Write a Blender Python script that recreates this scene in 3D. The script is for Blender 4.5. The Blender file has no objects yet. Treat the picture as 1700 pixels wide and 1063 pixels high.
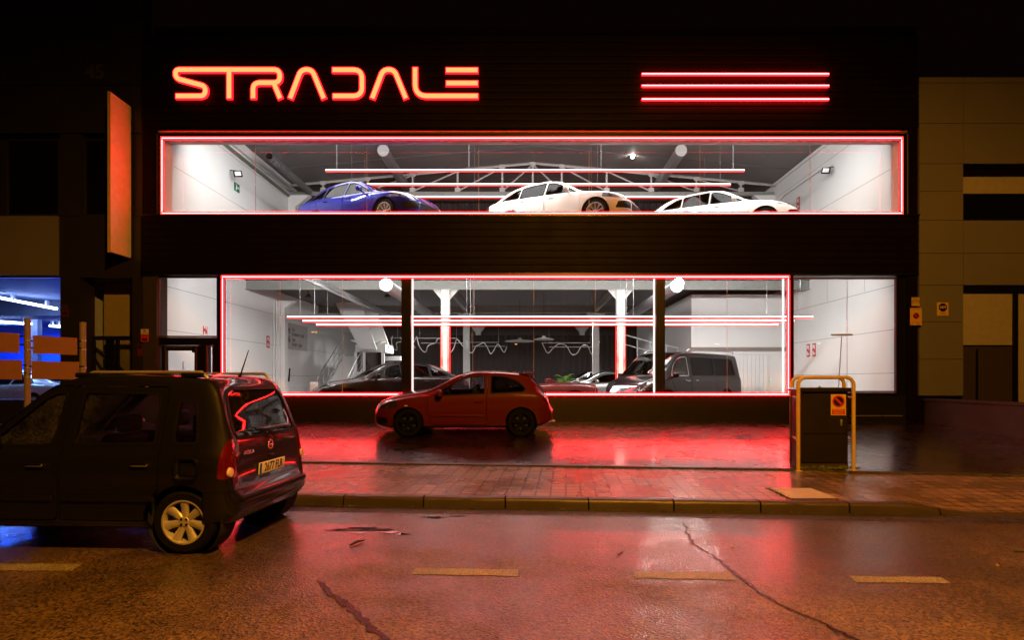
import bpy, bmesh, math, random
import numpy as np
from mathutils import Vector, Matrix
random.seed(7)
R = math.radians
SC = bpy.context.scene
COL = SC.collection
# ------------------------------------------------------------------ camera
F, VX, VY, CZ = 943.0, 873.0, 632.0, 1.55          # focal length and horizon of the photograph, in its own pixels
cam = bpy.data.cameras.new("camera"); camo = bpy.data.objects.new("camera", cam); COL.objects.link(camo)
cam.sensor_width = 36.0; cam.lens = F/1700*36
camo.location = (0, 0, CZ); camo.rotation_euler = (R(90), 0, 0)
cam.shift_x = (850-VX)/1700; cam.shift_y = (VY-531.5)/1700
cam.clip_start = 0.05; cam.clip_end = 900
SC.camera = camo
# ------------------------------------------------------------------ night sky, exposure
W = bpy.data.worlds.new("World"); SC.world = W; W.use_nodes = True
nt = W.node_tree; bg = nt.nodes["Background"]
sky = nt.nodes.new("ShaderNodeTexSky"); sky.sky_type = 'NISHITA'; sky.sun_disc = False
sky.sun_elevation = R(-9); sky.sun_rotation = R(200)
mxs = nt.nodes.new("ShaderNodeMixRGB"); mxs.blend_type = 'ADD'; mxs.inputs[0].default_value = 1
mxs.inputs[2].default_value = (0.0022, 0.0006, 0.0006, 1)
sm = nt.nodes.new("ShaderNodeMixRGB"); sm.blend_type = 'MULTIPLY'; sm.inputs[0].default_value = 1
sm.inputs[2].default_value = (.02, .02, .02, 1)
nt.links.new(sky.outputs[0], sm.inputs[1]); nt.links.new(sm.outputs[0], mxs.inputs[1])
nt.links.new(mxs.outputs[0], bg.inputs[0]); bg.inputs[1].default_value = 1.0
SC.view_settings.view_transform = 'Standard'; SC.view_settings.look = 'None'
SC.view_settings.exposure = 0.0; SC.view_settings.gamma = 1.0
cy = SC.cycles
cy.max_bounces = 8; cy.diffuse_bounces = 3; cy.glossy_bounces = 4; cy.transmission_bounces = 6; cy.transparent_max_bounces = 24
cy.caustics_reflective = False; cy.caustics_refractive = False
cy.sample_clamp_indirect = 4.0; cy.use_denoising = True
try: cy.denoiser = 'OPENIMAGEDENOISE'
except Exception: pass

# ------------------------------------------------------------------ helpers
def P(px, py, D): return Vector(((px-VX)*D/F, D, CZ+(VY-py)*D/F))
def X(px, D=15.0): return (px-VX)*D/F
def Z(py, D=15.0): return CZ+(VY-py)*D/F

def wm(o):
    m = Matrix.LocRotScale(o.location, o.rotation_euler, o.scale)
    return wm(o.parent) @ m if o.parent else m

def tag(o, label=None, cat=None, group=None, kind=None):
    if label: o["label"] = label
    if cat: o["category"] = cat
    if group: o["group"] = group
    if kind: o["kind"] = kind
    return o

def thing(name, loc, label=None, cat=None, group=None, rz=0, parent=None, rx=0):
    o = bpy.data.objects.new(name, None); COL.objects.link(o)
    o.empty_display_size = .2
    o.location = loc; o.rotation_euler = (rx, 0, rz)
    if parent: o.parent = parent
    return tag(o, label, cat, group)

def link_mesh(name, me, mat, parent=None, smooth=None):
    if mat is not None:
        me.materials.clear()
        for m in (mat if isinstance(mat, (list, tuple)) else [mat]): me.materials.append(m)
    if smooth is not None:
        me.polygons.foreach_set("use_smooth", [True]*len(me.polygons))
        me.set_sharp_from_angle(angle=R(smooth))
    o = bpy.data.objects.new(name, me); COL.objects.link(o)
    if parent: o.parent = parent
    return o

class MB:
    def __init__(s): s.v = []; s.f = []
    def add(s, vs, fs):
        n = len(s.v); s.v += [tuple(v) for v in vs]; s.f += [tuple(i+n for i in f) for f in fs]; return s
    def box(s, x0, x1, y0, y1, z0, z1):
        if x0 > x1: x0, x1 = x1, x0
        if y0 > y1: y0, y1 = y1, y0
        if z0 > z1: z0, z1 = z1, z0
        return s.add([(x0,y0,z0),(x1,y0,z0),(x1,y1,z0),(x0,y1,z0),(x0,y0,z1),(x1,y0,z1),(x1,y1,z1),(x0,y1,z1)],
                     [(0,3,2,1),(4,5,6,7),(0,1,5,4),(1,2,6,5),(2,3,7,6),(3,0,4,7)])
    def cbox(s, c, d): return s.box(c[0]-d[0]/2, c[0]+d[0]/2, c[1]-d[1]/2, c[1]+d[1]/2, c[2]-d[2]/2, c[2]+d[2]/2)
    def rbox(s, c, d, r, n=3):                      # box with rounded edges in all directions (superellipsoid-ish)
        bm = bmesh.new(); bmesh.ops.create_cube(bm, size=1)
        for v in bm.verts: v.co = Vector((v.co.x*d[0], v.co.y*d[1], v.co.z*d[2]))
        bmesh.ops.bevel(bm, geom=bm.edges[:], offset=r, segments=n, profile=.5, affect='EDGES')
        bm.verts.ensure_lookup_table()
        s.add([(v.co.x+c[0], v.co.y+c[1], v.co.z+c[2]) for v in bm.verts], [[v.index for v in f.verts] for f in bm.faces]); bm.free(); return s
    def prism(s, poly, a0, a1, axis='y'):           # polygon extruded along an axis
        n = len(poly)
        def pt(p, a):
            return {'y': (p[0], a, p[1]), 'x': (a, p[0], p[1]), 'z': (p[0], p[1], a)}[axis]
        vs = [pt(p, a0) for p in poly]+[pt(p, a1) for p in poly]
        return s.add(vs, [tuple(range(n)), tuple(range(2*n-1, n-1, -1))]+[(i, i+n, (i+1) % n+n, (i+1) % n) for i in range(n)])
    def tube(s, path, r, n=8, closed=False, caps=True):
        path = [Vector(p) for p in path]; m = len(path); rings = []
        rr = r if isinstance(r, (list, tuple)) else [r]*m
        up0 = None
        for i, p in enumerate(path):
            if closed: t = path[(i+1) % m]-path[i-1]
            else: t = path[min(i+1, m-1)]-path[max(i-1, 0)]
            t = t.normalized()
            if up0 is None: up0 = Vector((0, 0, 1)) if abs(t.z) < .9 else Vector((1, 0, 0))
            a = t.cross(up0)
            if a.length < 1e-4: a = t.cross(Vector((0, 1, 0)))
            a.normalize(); b = a.cross(t).normalized(); up0 = b
            rings.append([p+(a*math.cos(2*math.pi*k/n)+b*math.sin(2*math.pi*k/n))*rr[i] for k in range(n)])
        vs = [v for ring in rings for v in ring]; fs = []
        for i in range(m if closed else m-1):
            j = (i+1) % m
            for k in range(n): fs.append((i*n+k, i*n+(k+1) % n, j*n+(k+1) % n, j*n+k))
        if caps and not closed: fs += [tuple(range(n-1, -1, -1)), tuple((m-1)*n+k for k in range(n))]
        return s.add(vs, fs)
    def lathe(s, prof, c, axis='z', n=24):          # prof: (radius, along)
        vs = []; fs = []; m = len(prof)
        for k in range(n):
            a = 2*math.pi*k/n; ca, sa = math.cos(a), math.sin(a)
            for r, h in prof:
                d = {'z': (r*ca, r*sa, h), 'y': (r*ca, h, r*sa), 'x': (h, r*ca, r*sa)}[axis]
                vs.append((c[0]+d[0], c[1]+d[1], c[2]+d[2]))
        for k in range(n):
            k2 = (k+1) % n
            for i in range(m-1): fs.append((k*m+i, k*m+i+1, k2*m+i+1, k2*m+i))
        return s.add(vs, fs)
    def frame(s, x0, x1, z0, z1, t, y0, y1):        # rectangular ring facing -y, butted corners
        s.box(x0, x1, y0, y1, z1-t, z1); s.box(x0, x1, y0, y1, z0, z0+t)
        s.box(x0, x0+t, y0, y1, z0+t, z1-t); s.box(x1-t, x1, y0, y1, z0+t, z1-t); return s
    def mesh(s, name, merge=False, fix=True):
        me = bpy.data.meshes.new(name); me.from_pydata(s.v, [], s.f)
        bm = bmesh.new(); bm.from_mesh(me)
        if merge: bmesh.ops.remove_doubles(bm, verts=bm.verts, dist=1e-5)
        if fix: bmesh.ops.recalc_face_normals(bm, faces=bm.faces)
        bm.to_mesh(me); bm.free(); return me
    def build(s, name, mat, parent=None, smooth=30, world=False, merge=False):
        me = s.mesh(name, merge)
        if world and parent is not None: me.transform(wm(parent).inverted())
        return link_mesh(name, me, mat, parent, smooth)

def text(name, body, size, loc, mat, parent=None, ext=.004, rot=(R(90), 0, 0), align='CENTER', sx=1.0, bold=0, world=False):
    c = bpy.data.curves.new(name, 'FONT'); c.body = body; c.size = size; c.extrude = ext
    c.align_x = align; c.align_y = 'CENTER'; c.offset = bold; c.resolution_u = 3
    o = bpy.data.objects.new(name, c)
    me = bpy.data.meshes.new_from_object(o); bpy.data.objects.remove(o)
    m = Matrix.LocRotScale(Vector(loc), Matrix.Identity(3).to_quaternion(), None)
    from mathutils import Euler
    m = Matrix.Translation(loc) @ Euler(rot).to_matrix().to_4x4() @ Matrix.Diagonal((sx, 1, 1, 1))
    if world and parent is not None: m = wm(parent).inverted() @ m
    me.transform(m)
    return link_mesh(name, me, mat, parent)

def copy_tree(o, parent=None, remat=None):
    c = o.copy(); COL.objects.link(c)
    if parent: c.parent = parent
    if remat and o.type == 'MESH' and any(m in remat for m in o.data.materials):
        c.data = o.data.copy()
        for i, m in enumerate(c.data.materials):
            if m in remat: c.data.materials[i] = remat[m]
    for ch in [k for k in o.children]: copy_tree(ch, c, remat)
    return c

def fillet(poly, r, n=4):                            # round the corners of a 2-d polygon
    out = []; m = len(poly)
    for i in range(m):
        p0, p1, p2 = (Vector(poly[i-1]), Vector(poly[i]), Vector(poly[(i+1) % m]))
        a, b = p0-p1, p2-p1; ri = r[i] if isinstance(r, (list, tuple)) else r
        d = min(ri, a.length*.45, b.length*.45)
        if d < 1e-4: out.append(tuple(p1)); continue
        A, B = p1+a.normalized()*d, p1+b.normalized()*d
        for k in range(n+1):
            t = k/n; out.append(tuple(A*(1-t)**2+p1*2*t*(1-t)+B*t*t))
    return out

def offset_poly(poly, d):                            # grow (d>0) a polygon by mitred offset
    m = len(poly); P2 = [Vector(p) for p in poly]
    area = sum(P2[i].x*P2[(i+1) % m].y-P2[(i+1) % m].x*P2[i].y for i in range(m))
    sg = 1 if area > 0 else -1; out = []
    for i in range(m):
        e1 = (P2[i]-P2[i-1]); e2 = (P2[(i+1) % m]-P2[i])
        if e1.length < 1e-7 or e2.length < 1e-7: out.append(tuple(P2[i])); continue
        n1 = Vector((e1.y, -e1.x)).normalized()*sg; n2 = Vector((e2.y, -e2.x)).normalized()*sg
        nn = n1+n2; nn = nn/max(nn.length_squared/2, .3)
        out.append(tuple(P2[i]+nn*d))
    return out

# ------------------------------------------------------------------ materials
MATS = {}
def mat(name, color=(.5,.5,.5), rough=.5, metal=0.0, coat=0.0, spec=.5, emit=None, es=0.0, var=.08, vscale=6.0, bump=0.0, bscale=60.0, rvar=.08):
    if name in MATS: return MATS[name]
    m = bpy.data.materials.new(name); m.use_nodes = True; n = m.node_tree; b = n.nodes["Principled BSDF"]
    b.inputs["Base Color"].default_value = (*color, 1); b.inputs["Roughness"].default_value = rough
    b.inputs["Metallic"].default_value = metal; b.inputs["Coat Weight"].default_value = coat
    b.inputs["Coat Roughness"].default_value = .04
    b.inputs["Specular IOR Level"].default_value = spec
    if emit:
        b.inputs["Emission Color"].default_value = (*emit, 1); b.inputs["Emission Strength"].default_value = es
    tc = n.nodes.new("ShaderNodeTexCoord")
    if var or rvar:
        nz = n.nodes.new("ShaderNodeTexNoise"); nz.inputs["Scale"].default_value = vscale; nz.inputs["Detail"].default_value = 5
        n.links.new(tc.outputs["Object"], nz.inputs["Vector"])
        if var:
            mr = n.nodes.new("ShaderNodeMapRange"); mr.inputs[3].default_value = 1-var*2; mr.inputs[4].default_value = 1+var*2
            n.links.new(nz.outputs[0], mr.inputs[0])
            mx = n.nodes.new("ShaderNodeMixRGB"); mx.blend_type = 'MULTIPLY'; mx.inputs[0].default_value = 1
            mx.inputs[1].default_value = (*color, 1); n.links.new(mr.outputs[0], mx.inputs[2])
            n.links.new(mx.outputs[0], b.inputs["Base Color"])
        if rvar:
            mr2 = n.nodes.new("ShaderNodeMapRange"); mr2.inputs[3].default_value = max(rough-rvar, .01); mr2.inputs[4].default_value = min(rough+rvar, 1)
            n.links.new(nz.outputs[0], mr2.inputs[0]); n.links.new(mr2.outputs[0], b.inputs["Roughness"])
    if bump:
        nb = n.nodes.new("ShaderNodeTexNoise"); nb.inputs["Scale"].default_value = bscale; nb.inputs["Detail"].default_value = 4
        n.links.new(tc.outputs["Object"], nb.inputs["Vector"])
        bp = n.nodes.new("ShaderNodeBump"); bp.inputs["Strength"].default_value = bump; bp.inputs["Distance"].default_value = .01
        n.links.new(nb.outputs[0], bp.inputs["Height"]); n.links.new(bp.outputs[0], b.inputs["Normal"])
    MATS[name] = m; return m

def emitter(name, color, s):
    if name in MATS: return MATS[name]
    m = bpy.data.materials.new(name); m.use_nodes = True; n = m.node_tree; n.nodes.clear()
    e = n.nodes.new("ShaderNodeEmission"); o = n.nodes.new("ShaderNodeOutputMaterial")
    e.inputs[0].default_value = (*color, 1); e.inputs[1].default_value = s
    n.links.new(e.outputs[0], o.inputs[0]); MATS[name] = m; return m

def glass(name, tint=(.95,.96,.96), refl=1.0, rough=0.0, drops=0.0, dirt=0.0, dropcol=(.5,.5,.5)):
    """Clear pane: transparent with a Fresnel reflection; rain drops are scattering specks."""
    if name in MATS: return MATS[name]
    m = bpy.data.materials.new(name); m.use_nodes = True; n = m.node_tree; n.nodes.clear(); L = n.links.new
    o = n.nodes.new("ShaderNodeOutputMaterial"); t = n.nodes.new("ShaderNodeBsdfTransparent"); t.inputs[0].default_value = (*tint, 1)
    g = n.nodes.new("ShaderNodeBsdfGlossy"); g.inputs["Roughness"].default_value = rough
    fr = n.nodes.new("ShaderNodeFresnel"); fr.inputs[0].default_value = 1.5
    ml = n.nodes.new("ShaderNodeMath"); ml.operation = 'MULTIPLY'; ml.inputs[1].default_value = refl; ml.use_clamp = True
    L(fr.outputs[0], ml.inputs[0]); mx = n.nodes.new("ShaderNodeMixShader")
    L(ml.outputs[0], mx.inputs[0]); L(t.outputs[0], mx.inputs[1]); L(g.outputs[0], mx.inputs[2]); last = mx
    tc = n.nodes.new("ShaderNodeTexCoord")
    if dirt:
        nz = n.nodes.new("ShaderNodeTexNoise"); nz.inputs["Scale"].default_value = 1.3; nz.inputs["Detail"].default_value = 6
        L(tc.outputs["Object"], nz.inputs["Vector"])
        mr = n.nodes.new("ShaderNodeMapRange"); mr.inputs[1].default_value = .35; mr.inputs[2].default_value = .8; mr.inputs[3].default_value = dirt*.3; mr.inputs[4].default_value = dirt
        L(nz.outputs[0], mr.inputs[0]); d = n.nodes.new("ShaderNodeBsdfDiffuse"); d.inputs[0].default_value = (.6, .58, .55, 1)
        m2 = n.nodes.new("ShaderNodeMixShader"); L(mr.outputs[0], m2.inputs[0]); L(last.outputs[0], m2.inputs[1]); L(d.outputs[0], m2.inputs[2]); last = m2
    if drops:
        vo = n.nodes.new("ShaderNodeTexVoronoi"); vo.inputs["Scale"].default_value = 120; L(tc.outputs["Object"], vo.inputs["Vector"])
        lt = n.nodes.new("ShaderNodeMath"); lt.operation = 'LESS_THAN'; lt.inputs[1].default_value = .38; L(vo.outputs["Distance"], lt.inputs[0])
        nz = n.nodes.new("ShaderNodeTexNoise"); nz.inputs["Scale"].default_value = 5; nz.inputs["Detail"].default_value = 3; L(tc.outputs["Object"], nz.inputs["Vector"])
        mr = n.nodes.new("ShaderNodeMapRange"); mr.inputs[1].default_value = .1; mr.inputs[2].default_value = .7; mr.inputs[4].default_value = drops; L(nz.outputs[0], mr.inputs[0])
        mm = n.nodes.new("ShaderNodeMath"); mm.operation = 'MULTIPLY'; L(lt.outputs[0], mm.inputs[0]); L(mr.outputs[0], mm.inputs[1])
        tr = n.nodes.new("ShaderNodeBsdfTranslucent"); tr.inputs[0].default_value = (*dropcol, 1)
        df = n.nodes.new("ShaderNodeBsdfGlossy"); df.inputs[0].default_value = (*dropcol, 1); df.inputs["Roughness"].default_value = .35
        ma = n.nodes.new("ShaderNodeMixShader"); ma.inputs[0].default_value = .03; L(tr.outputs[0], ma.inputs[1]); L(df.outputs[0], ma.inputs[2])
        m3 = n.nodes.new("ShaderNodeMixShader"); L(mm.outputs[0], m3.inputs[0]); L(last.outputs[0], m3.inputs[1]); L(ma.outputs[0], m3.inputs[2]); last = m3
    L(last.outputs[0], o.inputs[0]); MATS[name] = m; return m

def paint(name, color, metal=.3, rough=.35, wet=0.0):
    if name in MATS: return MATS[name]
    m = mat(name, color, rough, metal, 1.0, .5, var=.02, vscale=3, rvar=.04); n = m.node_tree; b = n.nodes["Principled BSDF"]; L = n.links.new
    b.inputs["Coat Roughness"].default_value = .03; b.inputs["Specular IOR Level"].default_value = .12
    tc = n.nodes.new("ShaderNodeTexCoord")
    wv = n.nodes.new("ShaderNodeTexNoise"); wv.inputs["Scale"].default_value = 2.2; wv.inputs["Detail"].default_value = 1; L(tc.outputs["Object"], wv.inputs["Vector"])
    bp = n.nodes.new("ShaderNodeBump"); bp.inputs["Strength"].default_value = .08; bp.inputs["Distance"].default_value = .02; L(wv.outputs[0], bp.inputs["Height"]); out = bp
    if wet:
        vo = n.nodes.new("ShaderNodeTexVoronoi"); vo.feature = 'SMOOTH_F1'; vo.inputs["Scale"].default_value = 75; L(tc.outputs["Object"], vo.inputs["Vector"])
        mr = n.nodes.new("ShaderNodeMapRange"); mr.inputs[1].default_value = 0; mr.inputs[2].default_value = .35; mr.inputs[3].default_value = 1; mr.inputs[4].default_value = 0; L(vo.outputs["Distance"], mr.inputs[0])
        b2 = n.nodes.new("ShaderNodeBump"); b2.inputs["Strength"].default_value = wet; b2.inputs["Distance"].default_value = .002; L(mr.outputs[0], b2.inputs["Height"]); L(bp.outputs[0], b2.inputs["Normal"]); out = b2
    L(out.outputs[0], b.inputs["Coat Normal"]); L(bp.outputs[0], b.inputs["Normal"]); return m

M_tyre = mat("tyre_rubber", (.004,.004,.004), .8, 0, 0, .15, bump=.2, bscale=150)
M_rimdark = mat("black_alloy", (.01,.01,.011), .3, .6)
M_rimsil = mat("silver_alloy", (.55,.55,.56), .35, .45)
M_blkpl = mat("black_plastic", (.004,.004,.004), .55, 0, 0, .2, bump=.15, bscale=300)
M_well = mat("wheel_well_liner", (.006,.006,.006), .9)
M_trim = mat("cabin_trim", (.015,.015,.017), .7)
M_beige = mat("beige_leather", (.42,.36,.27), .6)
M_chrome = mat("chrome", (.75,.75,.75), .12, 1.0)
M_lampglass = mat("headlamp_lens", (.12,.12,.13), .08, .8, 1.0)
M_tail = mat("tail_lamp_lens", (.10,.004,.003), .12, 0, 1.0, var=.25, vscale=18)
M_tailclear = mat("indicator_lens", (.75,.62,.5), .15, 0, 1.0)
M_white = mat("white_plastic", (.76,.79,.84), .45)
M_platebl = mat("plate_blue_band", (.02,.05,.4), .4)
M_ink = mat("black_ink", (.012,.012,.014), .5)
M_redink = mat("red_ink", (.5,.02,.015), .5)
M_steel = mat("galvanised_steel", (.42,.43,.43), .42, .8, vscale=14, var=.15)
M_cdark = glass("tinted_car_glass", (.18,.18,.19), .35)
M_cclear = glass("clear_car_glass", (.55,.57,.56), .4)
M_cwet = glass("wet_car_glass", (.88,.88,.88), 1.0, drops=.22, dropcol=(.5,.52,.66))
M_cwet2 = glass("wet_tinted_car_glass", (.45,.42,.40), .8, drops=.3, dropcol=(.5,.5,.5))

# ------------------------------------------------------------------ car builder
def pchip(tab):
    xs = np.array([t[0] for t in tab], float); ys = np.array([t[1] for t in tab], float)
    h = np.diff(xs); d = np.diff(ys)/h; m = np.zeros(len(xs))
    for i in range(1, len(xs)-1):
        if d[i-1]*d[i] > 0:
            w1, w2 = 2*h[i]+h[i-1], h[i]+2*h[i-1]; m[i] = (w1+w2)/(w1/d[i-1]+w2/d[i])
    m[0], m[-1] = d[0], d[-1]
    def f(x):
        x = min(max(x, xs[0]), xs[-1]); i = min(max(int(np.searchsorted(xs, x))-1, 0), len(xs)-2)
        t = (x-xs[i])/h[i]
        return float((1+2*t)*(1-t)**2*ys[i]+t*(1-t)**2*h[i]*m[i]+t*t*(3-2*t)*ys[i+1]+t*t*(t-1)*h[i]*m[i+1])
    return f

def catmull(pts, k=3):
    out = []; n = len(pts)
    for i in range(n-1):
        p0 = Vector(pts[max(i-1, 0)]); p1 = Vector(pts[i]); p2 = Vector(pts[i+1]); p3 = Vector(pts[min(i+2, n-1)])
        if i == 0: p0 = 2*p1-p2
        if i == n-2: p3 = 2*p2-p1
        for j in range(k):
            t = j/k
            out.append(tuple(.5*((2*p1)+(p2-p0)*t+(2*p0-5*p1+4*p2-p3)*t*t+(3*p1-p0-3*p2+p3)*t*t*t)))
    out.append(tuple(pts[-1])); return out

def car_shell(S):
    L, HW = S['L'], S['W']/2
    top, belt, bot, roofw = pchip(S['top']), pchip(S['belt']), pchip(S['bot']), pchip(S['roofw'])
    Rr, dr = S.get('rear_round', (.35, .16)); Rf, df = S.get('front_round', (.7, .32))
    xs = sorted(set([round(a, 4) for a in list(np.linspace(0, L, int(L/.05)))+[.012,.03,.06,.09,.13,.18,.23]+[L-a for a in (.012,.03,.06,.09,.13,.18)]]))
    rings = []
    def halfw(x):
        w = HW
        if x < Rr: w -= dr*(1-math.sqrt(max(0, 1-(1-x/Rr)**2)))
        if L-x < Rf: w -= df*(1-math.sqrt(max(0, 1-(1-(L-x)/Rf)**2)))
        return w
    for x in xs:
        w = halfw(x); zb, zt = bot(x), top(x); zl = min(belt(x), zt-.03); rw = min(roofw(x), w-.04); gh = zt-zl; c = min(S.get('crown', .075), gh*.55)
        tuck = S.get('tuck', .05)
        key = [(0, zb), (.55*w, zb), (w-.12-tuck, zb+.004), (w-tuck*.6, zb+.06*(1 if zl-zb > .3 else .5)), (w-.012, zb+.36*(zl-zb)), (w, zb+.66*(zl-zb)), (w-.016, zb+.88*(zl-zb)),
               (w-.045, zl), (w-.045+(rw+.02-w+.045)*.5, zl+(gh-c)*.52), (rw+.02, zt-c), (rw-.05, zt-c*.33), (rw*.5, zt-c*.06), (0, zt)]
        half = catmull(key, 3)
        ring = [(x-L/2, y, z) for y, z in half]+[(x-L/2, -y, z) for y, z in half[-2:0:-1]]
        rings.append(ring)
    n = len(rings[0]); b = MB(); vs = [v for r in rings for v in r]; fs = []
    for i in range(len(rings)-1):
        for k in range(n): fs.append((i*n+k, i*n+(k+1) % n, (i+1)*n+(k+1) % n, (i+1)*n+k))
    h = n//2                                         # caps as strips of quads between the two sides
    for base, flip in ((0, 0), ((len(rings)-1)*n, 1)):
        for k in range(h):
            a, bb, c_, d_ = base+k, base+k+1, base+(n-k-1) % n, base+(n-k) % n
            q = [a, bb, c_, d_]
            q = [v for i, v in enumerate(q) if v not in q[:i]]
            if len(q) >= 3: fs.append(tuple(q[::-1] if flip else q))
    b.add(vs, fs)
    me = b.mesh("shell"); return me, halfw

def shell_variant(me, shift, thick):
    """The body skin moved along its normals by shift, given thickness inwards."""
    bm = bmesh.new(); bm.from_mesh(me); bm.normal_update()
    cos = [v.co+v.normal*shift for v in bm.verts]
    inn = [v.co+v.normal*(shift-thick) for v in bm.verts]
    faces = [[v.index for v in f.verts] for f in bm.faces]; bm.free()
    b = MB(); b.add(cos, faces); b.add(inn, [f[::-1] for f in faces])
    return b.mesh("v", fix=False)

def boolean(me, inc=(), exc=()):
    tmp = bpy.data.objects.new("tmp", me.copy()); COL.objects.link(tmp); cut = []
    for op, lst in (('INTERSECT', inc), ('DIFFERENCE', exc)):
        for c in lst:
            co = bpy.data.objects.new("cut", c); COL.objects.link(co); cut.append(co)
            md = tmp.modifiers.new("b", 'BOOLEAN'); md.operation = op; md.object = co; md.solver = SOLVER
    dg = bpy.context.evaluated_depsgraph_get(); dg.update()
    out = bpy.data.meshes.new_from_object(tmp.evaluated_get(dg))
    for o in cut+[tmp]: bpy.data.objects.remove(o)
    return out
SOLVER = 'MANIFOLD'

def make_wheel(root, x, y, r, w, rim_r, style, rimmat, side, parent_name='wheel'):
    wh = thing(parent_name, (x, y, r), parent=root)
    s = side; b = MB(); h = w/2
    prof = [(rim_r*.97, -h*.8), (rim_r, -h*.95), (r*.9, -h), (r*.985, -h*.75), (r, -h*.3), (r, h*.3), (r*.985, h*.75), (r*.9, h), (rim_r, h*.95), (rim_r*.97, h*.8), (rim_r*.97, -h*.8)]
    b.lathe(prof, (0,0,0), 'y', 40); b.build('tyre', M_tyre, wh, smooth=35)
    b = MB()
    b.lathe([(rim_r*.99, h*.96*s), (rim_r*.93, h*.97*s), (rim_r*.88, h*.75*s), (rim_r*.86, -h*.8*s), (rim_r*.97, -h*.8*s)], (0,0,0), 'y', 40)
    b.lathe([(0.001, h*.78*s), (rim_r*.2, h*.76*s), (rim_r*.26, h*.6*s), (rim_r*.26, h*.3*s), (0.001, h*.3*s)], (0,0,0), 'y', 24)
    n, wi, wo, split = style
    for k in range(n):
        offs = (0,) if not split else (-split, split)
        for o_ in offs:
            a = 2*math.pi*k/n+math.pi/2; ca, sa = math.cos(a), math.sin(a)
            a2 = a+o_; ca2, sa2 = math.cos(a2), math.sin(a2)
            p0 = Vector((ca, 0, sa))*rim_r*.2; p1 = Vector((ca2, 0, sa2))*rim_r*.9
            t = (p1-p0).normalized(); q = Vector((-t.z, 0, t.x))
            y0, y1, y2 = h*.70*s, h*.86*s, h*.45*s
            vs = []
            for p, ww, yy in ((p0, wi, y0), ((p0+p1)/2, (wi+wo)/2*.9, y0*1.06), (p1, wo, y1)):
                for sg, dy in ((-1, -.012*s), (-.55, 0), (.55, 0), (1, -.012*s)): 
                    v = p+q*ww*.5*sg; vs.append((v.x, yy+dy, v.z))
                for sg in (1, -1):
                    v = p+q*ww*.5*sg; vs.append((v.x, y2, v.z))
            fs = []
            for i in range(2):
                for j in range(6): fs.append((i*6+j, i*6+(j+1) % 6, i*6+6+(j+1) % 6, i*6+6+j))
            fs += [tuple(range(6)), tuple(range(12, 18))]
            b.add(vs, fs)
    rim = b.build('rim', rimmat, wh, smooth=40)
    b = MB(); b.lathe([(0.001, 0), (rim_r*.72, 0), (rim_r*.72, -.02*s), (0.001, -.02*s)], (0, h*.1*s, 0), 'y', 28); b.build('brake_disc', mat('brake_disc', (.06,.06,.06), .4, .6), wh)
    if n == 7:
        for k in range(4):
            a = 2*math.pi*(k+.5)/4
            b = MB(); b.lathe([(0.0005, .004*s), (.011, .004*s), (.011, -.01*s)], (math.cos(a)*rim_r*.165, h*.785*s, math.sin(a)*rim_r*.165), 'y', 8); b.build('lug_nut', M_blkpl, wh)
    return wh

def seat(root, x, y, z, m, h=.62):
    b = MB()
    b.rbox((x, y, z+.08), (.5, .48, .16), .05)
    bb = MB(); bb.rbox((0, 0, h/2), (.14, .48, h), .05); 
    vs = [Matrix.Rotation(R(-14), 4, 'Y') @ Vector(v) for v in bb.v]
    b.add([(v.x+x-.24, v.y+y, v.z+z+.08) for v in vs], bb.f)
    bb = MB(); bb.rbox((x-.24-math.tan(R(14))*(h+.1), y, z+h+.16), (.1, .26, .17), .04); b.add(bb.v, bb.f)
    return b.build('seat', m, root, smooth=50)

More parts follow.
